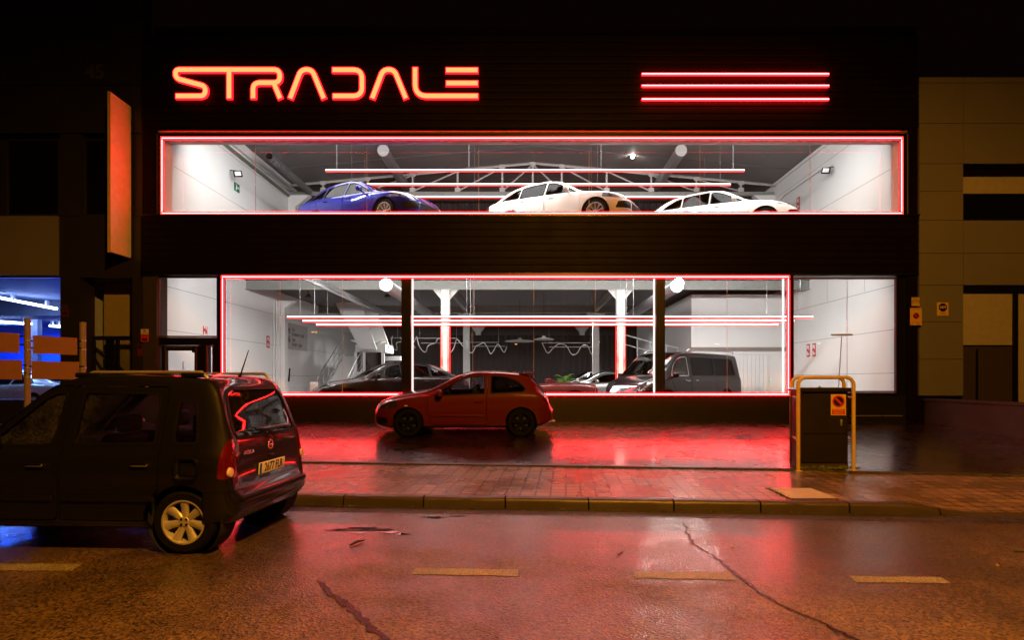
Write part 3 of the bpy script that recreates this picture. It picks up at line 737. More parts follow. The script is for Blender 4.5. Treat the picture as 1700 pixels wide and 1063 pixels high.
# upper storey room
UX0, UX1, UY = -9.60, 10.08, 24.6
EAVE, RIDGE, XRG = 9.52, 10.42, .3
part(MB().box(-9.9, 10.3, 15.031, 25, 5.15, 5.93), "upper_floor_slab", M_floorp)
part(MB().prism([(15.36,5.84),(UY,5.84),(UY,EAVE+.4),(15.36,EAVE+.4)], UX0-.15, UX0, 'x'), "upper_left_wall", M_wall)
part(MB().prism([(15.36,5.84),(UY,5.84),(UY,EAVE+.4),(15.36,EAVE+.4)], UX1, UX1+.15, 'x'), "upper_right_wall", M_wall)
b = MB()
b.add([(UX0,15.36,EAVE),(XRG,15.36,RIDGE),(XRG,UY,RIDGE),(UX0,UY,EAVE),(UX0,15.36,EAVE+.15),(XRG,15.36,RIDGE+.15),(XRG,UY,RIDGE+.15),(UX0,UY,EAVE+.15)], [(0,1,2,3),(7,6,5,4),(0,4,5,1),(3,2,6,7),(0,3,7,4),(1,5,6,2)])
b.add([(XRG,15.36,RIDGE),(UX1,15.36,EAVE),(UX1,UY,EAVE),(XRG,UY,RIDGE),(XRG,15.36,RIDGE+.15),(UX1,15.36,EAVE+.15),(UX1,UY,EAVE+.15),(XRG,UY,RIDGE+.15)], [(0,1,2,3),(7,6,5,4),(0,4,5,1),(3,2,6,7),(0,3,7,4),(1,5,6,2)])
part(b, "upper_ceiling", M_ceil)
for yy in (17.2, 19.4, 21.4):                        # purlin lines under the sheets
    part(MB().tube([(UX0+.02, yy, EAVE-.01), (XRG, yy, RIDGE-.01), (UX1-.02, yy, EAVE-.01)], .018, 4), "purlin", M_ceil2)
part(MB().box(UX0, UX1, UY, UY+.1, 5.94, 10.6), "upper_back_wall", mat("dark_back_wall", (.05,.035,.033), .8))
part(MB().box(15.0*0+UX0, UX1, 15.36, 15.5, Z(222), 10.7), "gable_lining", M_wall)
part(MB().box(UX0-.2, UX1+.25, 15.0, 25.0, 10.75, 10.9), "roof", M_clad)
TY = 23.0; ch_z = 9.16
def top_z(x): return EAVE+(RIDGE-EAVE)*(1-abs(x-XRG)/(9.85))-.06
tr = MB(); tr.box(UX0+.05, UX1-.05, TY-.07, TY+.07, ch_z-.13, ch_z+.02); truss = part(tr, "roof_truss", M_steelg)
for s_, xe in ((-1, UX0+.05), (1, UX1-.05)): part(MB().tube([(XRG, TY, top_z(XRG)), (xe, TY, top_z(xe))], .055, 4), "top_chord", M_steelw, truss)
xv = [-8.2,-6.4,-4.58,-2.76,-.95,.28,1.45,3.27,5.07,6.9,8.7]
for i, x in enumerate(xv):
    part(MB().box(x-.035, x+.035, TY-.035, TY+.035, ch_z+.02, top_z(x)), "truss_post", M_steelw, truss)
    for zz in (ch_z+.03, top_z(x)-.12): part(MB().box(x-.11, x+.11, TY-.05, TY-.036, zz, zz+.16), "gusset_plate", M_steelw, truss)
for i in range(len(xv)-1):
    a, c = xv[i], xv[i+1]; o_, i_ = (a, c) if c <= .3 else (c, a)
    part(MB().tube([(o_, TY, ch_z+.06), (i_, TY, top_z(i_)-.05)], .032, 4), "truss_brace", M_steelw, truss)
def curtain(x0, x1, y, z0, z1, nm, amp=.05, per=.26):
    b = MB(); n_ = int((x1-x0)/per*8); vs = []
    for i in range(n_+1):
        x = x0+(x1-x0)*i/n_; ph = 2*math.pi*(x-x0)/per; yy = y+amp*math.sin(ph+.8*math.sin(x*1.7))
        vs += [(x, yy, z0), (x, yy, z1)]
    b.add(vs, [(2*i, 2*i+2, 2*i+3, 2*i+1) for i in range(n_)]); return b
o = curtain(UX0+1.0, 6.2, 23.7, 5.84, 8.95, "c").build("stage_curtain", M_curtain, None, 60); tag(o, "black pleated curtain hanging behind the upper-floor cars", "curtain")
part(MB().box(6.2, UX1, 23.6, 23.7, 5.84, 9.1), "upper_partition", mat("grey_partition", (.2,.2,.2), .7))
for x, s in ((UX0, 1), (UX1, -1)):
    b = MB(); b.box(x+s*.02, x+s*.32, 22.86, 23.14, 5.84, 8.55); b.prism([(x+s*.02, 8.55), (x+s*.32, 8.55), (x+s*.9, 9.02), (x+s*.02, 9.02)], 22.86, 23.14, 'y'); part(b, "haunched_post", M_wall)
b = MB(); b.box(UX0+.001, UX0+.12, 15.4, 22.9, EAVE-.30, EAVE-.02); part(b, "eaves_beam", M_wall)
b = MB(); b.box(UX1-.001, UX1-.10, 15.4, 22.9, EAVE-.12, EAVE-.02); part(b, "eaves_beam", M_wall)
# cable tray, wall floods, ducts upstairs
o = MB().tube([(UX0+.10, y, 9.06-.01*(y-15)) for y in np.linspace(15.6, 22.8, 8)], .045, 6).build("cable_conduit", mat("green_grey_conduit", (.14,.17,.12), .5), None, 50); tag(o, "green grey conduit clipped high along the upper side wall", "conduit")
o = MB().tube([(UX1-.06, 22.9, 8.55), (UX1-.06, 22.0, 8.75), (UX1-.06, 19.2, 8.72), (UX1-.06, 18.6, 8.6)], .022, 6).build("cable_conduit", M_wall, None, 50); tag(o, "thin white conduit leading to the wall floodlight", "conduit")
def flood(x, y, z, s, label):
    t = thing("wall_floodlight", (x, y, z), label, "floodlight")
    b = MB(); b.tube([(x, y, z+.12), (x-s*.22, y, z+.10)], .015); b.build("bracket", M_blkpl, t, 40, True)
    bb = MB(); bb.rbox((0,0,0), (.06,.26,.2), .015); m_ = Matrix.Translation((x-s*.25, y, z)) @ Matrix.Rotation(R(60*s), 4, 'Z') @ Matrix.Rotation(R(12), 4, 'X')
    bb.v = [tuple(m_ @ Vector(v)) for v in bb.v]; bb.build("housing", M_blkpl, t, 40, True)
    bb = MB(); bb.box(-s*.034-.002, -s*.034+.002, -.09, .09, -.065, .065); bb.v = [tuple(m_ @ Vector(v)) for v in bb.v]; bb.build("lens", M_white, t, 40, True)
flood(UX0+.02, 18.4, 8.25, -1, "small black floodlight beside the green exit sign")
flood(UX1-.02, 18.57, 8.42, 1, "small black floodlight at the end of the white conduit")
M_spiral = mat("spiral_duct_steel", (.40,.41,.42), .38, .7, var=.1)
def duct(x, z, y0, y1, r, label, cap=True, mm=None, ripple=.006, pitch=.22):
    t = thing("ventilation_duct", (x, y0, z), label, "duct"); prof = []
    y = y0
    while y < y1: prof += [(r, y), (r, y+pitch*.8), (r+ripple, y+pitch*.9)]; y += pitch
    MB().lathe(prof, (x, 0, z), 'y', 24).build("duct_tube", mm or M_spiral, t, 50, True)
    if cap: MB().lathe([(.001, y0-.01), (r+.015, y0-.01), (r+.015, y0+.05), (r, y0+.05)], (x, 0, z), 'y', 28).build("end_cap", mat("duct_cap", (.42,.43,.42), .5), t, 40, True)
    else: MB().lathe([(.001, y0+.25), (r*.97, y0+.25), (r*.97, y0)], (x, 0, z), 'y', 20).build("dark_mouth", M_well, t, 40, True)
    return t
duct(-5.0, 9.62, 19.9, 24.3, .19, "capped silver duct under the upper ceiling above the blue car")
duct(5.44, 9.62, 19.9, 24.3, .19, "capped silver duct under the upper ceiling by the small spotlight")
duct(-8.72, 9.18, 19.3, 24.0, .11, "narrow open-ended corrugated duct near the upper white wall", cap=False, mm=M_ceil2, ripple=.02, pitch=.16)
def sign_plate(name, c, w, h, color, label, marks=(), rz=0.0, cat="sign", back=None):
    t = thing(name, c, label, cat, rz=rz)
    o = MB().box(-w/2, w/2, -.006, .006, -h/2, h/2).build("plate", color, t)
    for mk_ in marks: mk_(t)
    return t
def mk_box(x0, x1, z0, z1, m, lift=.003, nm="marking"): return lambda t: MB().box(x0, x1, -.006-lift, -.006, z0, z1).build(nm, m, t)
def mk_text(s, x, z, size, m, sx=1, bold=.0, align='CENTER'): return lambda t: text("lettering", s, size, (x, -.0075, z), m, t, .0015, sx=sx, bold=bold, align=align)
M_green = mat("exit_green", (.01,.13,.05), .4); M_firered = mat("fire_sign_red", (.55,.03,.02), .4)
def mk_man(t):                                       # running figure and arrow
    MB().lathe([(.001,-.010),(.018,-.010),(.018,-.006)], (-.05,0,.09), 'y', 12).build("marking", M_white, t)
    MB().tube([(-.05,-.009,.06),(-.03,-.009,0),(-.07,-.009,-.05),(-.06,-.009,-.11)], .014, 4).build("marking", M_white, t)
    MB().prism([(.03,-.02),(.10,-.02),(.10,-.05),(.14,.0),(.10,.05),(.10,.02),(.03,.02)], -.009, -.0062, 'y').build("marking", M_white, t)
sign_plate("exit_sign", (UX0+.01, 18.85, 7.96), .34, .27, M_green, "small green exit sign on the white upper wall", [mk_man], rz=R(90))
def fire_sign(c, rz, label, h=.46, w=.24):
    return sign_plate("fire_sign", c, w, h, M_firered, label, [mk_box(-.08,.0,.06,.18,M_white), mk_box(.03,.07,.02,.18,M_white), mk_box(-.08,-.02,-.18,-.04,M_white), mk_box(.0,.08,-.16,-.10,M_white)], rz=rz)
fire_sign((UX1-.01, 21.0, 8.1), R(-90), "red fire sign on the upper white wall behind the white cars")
# hanging light bars
def light_bars(name, L_, y, z, x0, ztop, label, group=None, r=.030):
    t = thing(name, (x0+L_/2, y, z), label, "pendant light", group)
    MB().box(x0, x0+L_, y-r, y+r, z-r*.25+.001, z+r).build("white_diffuser", M_barw, t, 30, True)
    MB().box(x0+.002, x0+L_-.002, y-r*1.06, y+r*1.06, z-r*1.3, z-r*.25).build("red_glow_below", M_barr, t, 30, True)  # red glow below the bar, put in as an emissive slab
    MB().box(x0+.02, x0+L_-.02, y-r*.8, y+r*.8, z+r+.001, z+r+.02).build("housing", M_blkpl, t, 30, True)
    for k in range(4):
        xx = x0+.35+(L_-.7)*k/3; MB().tube([(xx, y, z+r+.02), (xx, y, ztop(xx))], .006, 4).build("suspension_wire", M_steel, t, 40, True)
cz_ = lambda x: top_z(x)
G1 = "long light bars hung over the upper cars"
light_bars("light_bar", 13.4, 18.2, Z(283,18.2), X(541,18.2), cz_, "highest of the three long light bars over the upper-floor cars", G1)
light_bars("light_bar", 13.35, 19.5, Z(306.5,19.5), X(567,19.5), cz_, "middle one of the three long light bars on the upper floor", G1)
light_bars("light_bar", 13.2, 20.9, Z(327,20.9), X(590,20.9), cz_, "lowest upper-floor light bar, running behind the car roofs", G1)
# ------------------------------------------------------------------ ground floor of the showroom
G0 = .55; CL = 5.12
part(MB().box(-10.1, 10.3, 15.501, 36, .30, G0), "ground_floor", M_floorp)
part(MB().box(-10.1, XR-.1, 15.02, 15.5, Z(696)-.4, Z(658)), "plinth", M_plinth)
part(MB().prism([(15.16,G0-.3),(36,G0-.3),(36,CL),(15.16,CL)], -10.1, -9.95, 'x'), "lower_left_wall", M_lowwall)
part(MB().prism([(15.16,G0-.3),(36,G0-.3),(36,CL),(15.16,CL)], UX1, UX1+.15, 'x'), "lower_right_wall", M_lowwall)
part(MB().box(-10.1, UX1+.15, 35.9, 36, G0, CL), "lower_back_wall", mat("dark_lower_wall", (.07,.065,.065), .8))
part(MB().box(-9.95, UX1, 25.001, 36, CL, CL+.03), "lower_ceiling", M_ceil2)
part(MB().box(-9.949, UX1-.001, 15.16, 25, CL, CL+.028), "lower_ceiling", M_ceil2)
part(MB().box(-9.94, 10.07, 15.22, 15.3, Z(459,15.2), CL), "inner_lintel", M_wall)
for yy in (20.2, 27.3, 34.0):
    b = MB(); b.box(-9.95, UX1, yy-.012, yy+.012, 4.80, CL-.002); b.box(-9.95, UX1, yy-.11, yy+.11, 4.775, 4.799); part(b, "steel_beam", M_steelg)
for xx in (-2.85, 3.36):
    part(MB().box(xx-.08, xx+.08, 20.4, 33.9, 4.85, CL-.003), "steel_beam", M_steelg)
    for yy in (20.2, 27.3, 34.0):
        b = MB(); b.box(xx-.15, xx+.15, yy-.13, yy+.13, G0, 4.774); col = part(b, "steel_column", M_steelw)
        b = MB()
        for s in (-1, 1): b.prism([(xx+s*.151, 4.773), (xx+s*.45, 4.773), (xx+s*.151, 4.42)], yy-.02, yy+.02, 'y')
        part(b, "column_gusset", M_steelw, col)
# wall post and pipes beside the first beam
b = MB(); b.box(-9.948, -9.70, 22.85, 23.15, G0, 4.5); b.prism([(-9.948,4.5),(-9.70,4.5),(-9.30,4.77),(-9.948,4.77)], 22.87, 23.13, 'y'); part(b, "wall_post", M_lowwall)
for yy in (22.3, 22.55): tag(MB().tube([(-9.89, yy, G0), (-9.89, yy, 4.7)], .03, 8).build("wall_pipe", M_lowwall, None, 50), "white pipe running up the wall beside the corner post", "pipe", "white pipes by the wall post")
duct(-4.06, 4.33, 16.5, 27.0, .175, "capped silver duct hanging near the black window post, lower floor")
duct(4.44, 4.33, 16.7, 27.0, .175, "capped silver duct beside the bright work lamp, lower floor")
t = thing("cable_tray", (-6.1, 16, 4.42), "long galvanised cable tray hung under the lower ceiling above the stairs", "cable tray")
b = MB(); b.box(-6.25,-6.23,15.7,28,4.38,4.48); b.box(-5.97,-5.95,15.7,28,4.38,4.48)
y = 15.8
while y < 28: b.box(-6.229,-5.971,y,y+.05,4.381,4.395); y += .22
b.build("tray", M_steel, t, 30, True); MB().tube([(-6.1+.03*math.sin(k), 15.8+k*.6, 4.43) for k in range(20)], .03, 5).build("cable", M_blkpl, t, 50, True)
G2 = "long light bars hung over the lower showroom"
lc = lambda x: CL-.01
light_bars("light_bar", 14.74, 15.95, 3.335, -6.69, lc, "frontmost and longest-looking light bar of the lower showroom", G2, .027)
light_bars("light_bar", 14.74, 17.05, 3.335, -6.69, lc, "middle light bar of the lower showroom's three", G2, .027)
light_bars("light_bar", 14.74, 18.15, 3.335, -6.69, lc, "rearmost light bar of the lower showroom's three", G2, .027)
# red LED up the front of the first two columns
for xx, lab in ((-2.85, "glowing red light strip on the white column nearest the dark coupe"), (3.36, "glowing red light strip on the white column behind the black van")):
    t = thing("column_light", (xx, 20.0, 1.4), lab, "light strip"); MB().rbox((xx, 20.05, 2.4), (.12,.03,2.3), .01).build("led_tube", emitter("column_led", (1,.22,.18), 6), t, 40, True)
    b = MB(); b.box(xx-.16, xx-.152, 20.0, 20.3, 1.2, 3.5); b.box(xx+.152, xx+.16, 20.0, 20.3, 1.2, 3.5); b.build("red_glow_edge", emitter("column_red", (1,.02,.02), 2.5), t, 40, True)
# curtains and white partition at the back
tag(curtain(-4.6, 6.4, 33.2, G0, 4.2, "c", .07, .34).build("stage_curtain", M_curtain, None, 60), "tall black pleated curtain closing the back of the lower showroom", "curtain")
b = MB(); b.box(6.44, UX1-.002, 22.1, 22.25, G0, 4.9); b.box(6.44, 6.6, 22.251, 33, G0, 4.9); pt = part(b, "white_partition", M_wall)
part(MB().box(6.40, UX1-.002, 22.0, 22.09, 2.72, 2.84), "partition_ledge", mat("brown_grey_ledge", (.25,.21,.19), .6), pt)
b = MB(); x = 6.9
while x < 9.3: b.box(x, x+.145, 22.04, 22.09, G0+.01, 2.55); x += .155
b.build("partition_shutter", M_wall, showroom, 30, True)
b = MB(); b.box(6.84, 6.89, 22.02, 22.09, G0, 2.62); b.box(9.31, 9.40, 22.02, 22.09, G0, 2.62); b.box(6.891, 9.309, 22.02, 22.09, 2.56, 2.62); part(b, "shutter_frame", M_wall, pt)
t = sign_plate("light_switch_box", (9.52, 22.08, 1.55), .10, .22, M_white, "small white switch box with green lamp on the partition", [mk_box(-.02,.02,.02,.06,emitter("green_pilot", (.1,1,.4), 1.5))], cat="switch")
# staircase at the back left
t = thing("staircase", (-7.0, 27, G0), "white steel staircase with grey handrails in the back corner", "staircase")
b = MB(); nst = 12; sx0, sx1 = -8.95, -7.75
for k in range(nst):
    y = 24.6+k*.28; z = G0+(k+1)*.175; b.box(sx0, sx1, y, y+.30, z-.04, z); b.box(sx0, sx1, y, y+.02, z-.175, z-.041)
b.build("treads", M_lowwall, t, 30, True)
for x in (sx0-.06, sx1+.01):
    MB().prism([(24.5, G0-.0), (24.8, G0), (28.0, G0+2.0), (28.0, G0+2.3), (24.5, G0+.25)], x, x+.05, 'x').build("stringer", M_lowwall, t, 30, True)
    for dz, r_ in ((.95, .022), (.62, .012), (.32, .012)): MB().tube([(x+.025, 24.5, G0+.15+dz), (x+.025, 28.0, G0+2.25+dz)], r_, 6).build("handrail", M_steel, t, 50, True)
    for k in range(6): yk = 24.5+.7*k; MB().tube([(x+.025, yk, G0+.15+.6*(yk-24.5)), (x+.025, yk, G0+1.1+.6*(yk-24.5))], .015, 6).build("baluster", M_steel, t, 50, True)
MB().box(-8.99, -6.2, 28.0, 29.2, 2.55, 2.75).build("landing", M_lowwall, t, 30, True)
yA = 26.0; q = [P(548,488,yA), P(594,490,yA), P(625,580,yA), P(598,580,yA)]
b = MB(); b.prism([(p.x, p.z) for p in q], yA, yA+.12, 'y'); b.build("upper_flight_side", M_wall, t, 30, True)
b = MB(); b.prism([(p.x+.35, p.z+.1) for p in q], yA+1.1, yA+1.2, 'y'); b.build("upper_flight_side", M_lowwall, t, 30, True)
# small glazed office below the upper flight
t = thing("glazed_office", (-6.6, 26.6, G0), "white framed glass office box beneath the staircase", "office booth")
oy = 26.6; b = MB(); b.box(X(590,oy), X(640,oy), oy, oy+1.6, Z(585,oy), Z(572,oy)); b.prism([(X(585,oy),Z(566,oy)),(X(637,oy),Z(566,oy)),(X(627,oy),Z(571.8,oy)),(X(598,oy),Z(571.8,oy))], oy-.35, oy+.3, 'y'); b.build("fascia", M_wall, t, 30, True)
for a, c in ((588,592),(602,606),(633,638)): MB().box(X(a,oy), X(c,oy), oy, oy+.1, G0, Z(585,oy)-.001).build("frame_post", M_wall, t, 30, True)
MB().box(X(592,oy), X(633,oy), oy+.12, oy+.14, G0, Z(585,oy)-.002).build("dark_glazing", M_dkglass, t, 30, True)
# wayfinding board on the side wall
t = thing("direction_board", (-9.93, 24.7, 3.45), "pale grey direction board with arrows on the lower side wall", "sign", rz=R(90))
MB().box(-1.1, 1.1, -.015, 0, -.58, .52).build("panel", mat("pale_grey_panel", (.50,.48,.46), .5), t)
M_gink = mat("dark_grey_ink", (.07,.06,.06), .5)
for zz, s in ((.22, 1), (-.20, -1)):
    b = MB(); b.prism([(-1.02, zz-.06*s), (-.9, zz+.13*s), (-.78, zz-.06*s), (-.83, zz-.08*s), (-.9, zz+.03*s), (-.97, zz-.08*s)], -.019, -.0155, 'y')
    b.prism([(-.97, zz-.17*s), (-.9, zz-.05*s), (-.83, zz-.17*s), (-.9, zz-.13*s)], -.019, -.0155, 'y'); b.build("arrow", M_ink, t)
for s, z_ in (("P.01", .25), ("PREMIUM CARS", .05), ("P.00", -.19), ("SPORT CARS", -.38)): text("lettering", s, .20, (-.62, -.018, z_), M_gink, t, .0015, sx=.95, align='LEFT')
fire_sign((-9.935, 21.9, 3.04), R(90), "red fire sign on the wall beside the white corner post")
fire_sign((-9.935, 17.6, 3.1), R(90), "red fire sign seen through the small square side window", .26, .22)
fire_sign((UX1-.01, 20.25, 2.62), R(-90), "left one of two red fire signs on the end wall", .46, .22)
fire_sign((UX1-.01, 19.85, 2.62), R(-90), "right one of two red fire signs on the end wall", .46, .22)
# window-cleaning pole leaning inside the right window
t = thing("window_squeegee", (X(1389,16), 16.0, G0), "long-handled T-shaped window squeegee leaning inside the plain window", "squeegee")
MB().tube([(X(1389,16), 16.0, G0), (X(1389,16), 15.75, Z(560,16))], .012, 8).build("pole", M_steel, t, 50, True)
MB().rbox((X(1389,16), 15.75, Z(556,15.75)), (.60,.04,.055), .018).build("blade", mat("grey_rubber", (.5,.49,.48), .5), t, 50, True)
# pendant lamps, wavy neon, palm, rail, counter
def pendant(x, y, z, label, r=.65):
    t = thing("disc_pendant_lamp", (x, y, z), label, "pendant lamp", "disc pendants in the lower showroom")
    MB().lathe([(.001,.14),(.05,.13),(.10,.06),(r*.9,.0),(r,-.03),(r*.95,-.035),(.001,.01)], (x,y,z), 'z', 32).build("shade", mat("grey_enamel", (.42,.42,.42), .4), t, 50, True)
    MB().tube([(x,y,z+.14),(x,y,CL)], .008, 5).build("cord", M_blkpl, t, 40, True)
pendant(X(863,25), 25, Z(566,25), "flat disc pendant lamp hanging over the open red car, left one of two", .33*2)
pendant(X(903,23), 23, Z(563,23), "flat disc pendant lamp, the higher one of the pair above the palm", .42)
def wavy(x0, x1, y, z, label, ph, amp=.32):
    t = thing("wavy_pendant_lamp", ((x0+x1)/2, y, z), label, "pendant lamp", "wavy tube lamps hung over the cars")
    for k, dz in ((0, .12), (1, -.05)): MB().tube([(x0+.3*k, y+.25*k, z+dz), (x1-.4+.3*k, y+.25*k, z+dz)], .012, 5).build("bar", M_steelw, t, 50, True)
    n_ = 70; MB().tube([(x0+(x1-x0)*i/n_, y+.25*math.sin(i*.5+ph), z-.12+amp*math.sin(i*.24+ph+.9*math.sin(i*.11))*(.75+.3*math.sin(i*.17+ph))) for i in range(n_+1)], .02, 6).build("wavy_tube", mat("pale_tube", (.55,.53,.52), .4), t, 60, True)
    for xx in (x0+.3, x1-.4): MB().tube([(xx, y, z+.12), (xx, y, CL)], .005, 4).build("wire", M_steel, t, 40, True)
wavy(X(684,22), X(775,22), 22, Z(567,22), "wavy tube lamp hanging beside the first white column", 0)
wavy(X(772,26.5), X(842,26.5), 26.5, Z(573,26.5), "wavy tube lamp between the thinner white columns", 1.3)
wavy(X(900,25), X(995,25), 25, Z(574,25), "wavy tube lamp to the far side of the disc pendants", 2.2)
wavy(X(648,24), X(690,24), 24, Z(566,24), "short wavy tube lamp beside the window's black post", .6)
t = thing("potted_palm", (X(937,21.2), 21.2, G0), "small green palm in a pot behind the open red car", "plant")
MB().lathe([(.001,0),(.18,0),(.24,.45),(.22,.45),(.20,.40),(.001,.40)], (X(937,21.2),21.2,G0), 'z', 20).build("pot", M_blkpl, t, 40, True)
MB().tube([(X(937,21.2),21.2,G0+.4),(X(937,21.2)+.02,21.2,G0+.95)], .03, 6).build("stem", mat("stem", (.1,.12,.04), .7), t, 50, True)
b = MB(); rg = random.Random(3)
for k in range(13):
    a = k*2.4; l = rg.uniform(.5, .85); el = rg.uniform(.15, 1.25); base = Vector((X(937,21.2)+.02, 21.2, G0+.90+.02*k*.5)); prev = None; pts = []
    for i in range(8):
        s = i/7*l; pts.append(base+Vector((math.cos(a)*math.cos(el)*s, math.sin(a)*math.cos(el)*s, math.sin(el)*s-.75*s*s)))
    for i in range(7):
        d = (pts[i+1]-pts[i]).normalized(); q = d.cross(Vector((0,0,1))).normalized()
        for sg in (-1, 1):
            for f_ in (0, .5):
                p = pts[i].lerp(pts[i+1], f_); ln = .20*math.sin(math.pi*(i+.6+f_)/8.2)
                tip = p+q*sg*ln+d*ln*.7-Vector((0,0,.05*ln/.2)); b.add([p, p+d*.03, tip], [(0,1,2)])
b.build("foliage", mat("palm_green", (.10,.22,.03), .5, var=.2), t, None, True)
t = thing("ramp_handrail", (X(1060,24), 24, G0), "white tubular handrail rising behind the black van", "railing")
MB().tube([P(1037,556,24), P(1087,570,24), P(1125,578,24)], .03, 6).build("top_rail", M_white, t, 50, True)
MB().tube([P(1037,572,24), P(1087,586,24), P(1125,594,24)], .02, 6).build("mid_rail", M_white, t, 50, True)
for px_, py_ in ((1058,562),(1079,568),(1106,574),(1125,578)): p = P(px_, py_, 24); MB().tube([p, (p.x, p.y, G0)], .022, 6).build("post", M_white, t, 50, True)
t = thing("price_stand", (X(521,17), 17, G0), "small white price board standing in front of the dark coupe", "display stand")
MB().rbox((X(521,16.6), 16.6, 1.33), (.22,.03,.34), .01).build("board", M_white, t, 40, True); MB().tube([(X(521,16.6),16.62,G0),(X(521,16.6),16.62,1.18)], .02).build("pole", M_blkpl, t, 40, True)
t = thing("wall_coat_hook", (-9.9, 23.4, 1.7), "dark double hook and cable box on the white side wall", "wall box")
MB().rbox((-9.89, 23.4, 1.82), (.1,.16,.5), .02).build("box", M_lowwall, t, 40, True); MB().tube([(-9.81,23.25,2.05),(-9.79,23.3,1.8),(-9.79,23.35,1.5)], .03, 6).build("cable", M_blkpl, t, 50, True); MB().tube([(-9.81,23.6,2.05),(-9.79,23.52,1.8),(-9.79,23.46,1.5)], .03, 6).build("hanging_cable", M_blkpl, t, 50, True)
# small ceiling fixtures
for i, (px_, py_, d) in enumerate(((795,485,24),(855,483,24),(905,489,24),(945,487,24),(512,492,21),(643,492,21))):
    p = P(px_, py_, d); t = thing("ceiling_lamp", p, ["round black ceiling lamp over the thin columns","white cube lamp near the ceiling's centre","dark disc lamp right of the ceiling's centre","round black ceiling lamp nearest the second column","conical black ceiling lamp above the direction board","conical black ceiling lamp beside the capped duct"][i], "ceiling lamp")
    MB().lathe([(.001,.10),(.04,.09),(.13,-.03),(.001,-.02)], p, 'z', 16).build("shade", M_blkpl if i != 1 else M_white, t, 40, True); MB().tube([p+Vector((0,0,.1)), (p.x, p.y, CL)], .01, 5).build("stem", M_blkpl, t, 40, True)
# the two lit lamps
def lit_lamp(px_, py_, d, r, s, label, e, size=.3):
    p = P(px_, py_, d); t = thing("work_lamp", p, label, "work lamp")
    MB().rbox((p.x, p.y+.05, p.z), (r*1.5, .06, r*1.5), .02).build("housing", M_steelw, t, 40, True)
    MB().lathe([(.001,0),(r*.8,0),(r,.02)], (p.x, p.y-.01, p.z), 'y', 24).build("lens", emitter("lamp_white_%d" % s, (1,.97,.88), s), t, 40, True)
    l = bpy.data.lights.new("lamp_light", 'AREA'); l.shape = 'DISK'; l.size = size; l.energy = e; l.color = (1,.95,.86)
    lo = bpy.data.objects.new("lamp_light", l); COL.objects.link(lo); lo.location = (0, -.06, 0); lo.rotation_euler = (R(70), 0, 0); lo.parent = t
lit_lamp(1127, 470, 16.4, .14, 260, "dazzling white work lamp below the lower ceiling", 150)
lit_lamp(1050, 260, 21.4, .07, 25, "small dazzling spotlight on the upper ceiling", 25, .15)
lit_lamp(641, 473, 16.44, .0, 0, "x", 0) if False else None
# area lights added under each ceiling to brighten the rooms, with plain housings
def fill_light(x, y, z, sx_, sy_, e, label, col=(1,.965,.93), tilt=0):
    t = thing("ceiling_fill_light", (x, y, z), label, "fill light", "added fill lights under the showroom ceilings")
    b = MB(); b.box(x-sx_/2-.03, x+sx_/2+.03, y-sy_/2-.03, y+sy_/2+.03, z+.004, z+.05); b.build("housing", M_white, t, 30, True)
    l = bpy.data.lights.new("ceiling_fill", 'AREA'); l.shape = 'RECTANGLE'; l.size = sx_; l.size_y = sy_; l.energy = e; l.color = col; l.spread = R(150)
    lo = bpy.data.objects.new("ceiling_fill", l); COL.objects.link(lo); lo.parent = t; lo.location = (0,0,-.005)
WU, WL = 70, 90
def lintel_strip(x, y, z, tilt, e, label):
    t = thing("lintel_fill_light", (x, y, z), label, "wash light", "added fill lights hidden behind the window lintels")  # area lights added to brighten walls and cars, hidden behind the lintel
    MB().box(x-1.75, x+1.75, y-.10, y-.03, z-.14, z+.14).build("housing", M_white, t, 30, True)
    l = bpy.data.lights.new("lintel_fill", 'AREA'); l.shape = 'RECTANGLE'; l.size = 3.4; l.size_y = .22; l.energy = e; l.color = (1,.975,.95)
    lo = bpy.data.objects.new("lintel_fill", l); COL.objects.link(lo); lo.parent = t; lo.rotation_euler = (R(90-tilt), 0, 0)      # shines away from the street
for i, x in enumerate((-7.0, -3.5, 0, 3.5, 7.2)):
    n_ = ("first from the blank blade sign", "above the blue car's window bay", "at the middle of the window", "above the second white car's bay", "last one beside the tan building")[i]
    lintel_strip(x, 15.75, 8.45, 28, 205, "added fill light hidden behind the upper window lintel, "+n_)
    lintel_strip(x, 15.60, 4.78, 25, 190, "added fill light hidden behind the lower window lintel, "+n_)
for i, x in enumerate((-7.6, -3.8, 0, 3.8, 7.6)):
    w_ = ("beside the white wall", "over the blue car", "over the pale car", "over the second white car", "by the far white wall")[i]
    fill_light(x*.9, 17.6, 9.45, 2.8, 1.4, WU, "added fill light under the upper ceiling "+w_)
    fill_light(x*.87, 18.9, CL-.06, 2.4, 1.2, WL, "added fill light under the lower ceiling "+("beside the white wall","over the dark coupe","over the open car","over the black van","by the end wall")[i])
for x in (-4.5, 2.5): fill_light(x, 27.8, CL-.06, 1.6, .3, WL*6, "added fill light deep in the lower showroom "+("near the stairs" if x < 0 else "near the curtain"))
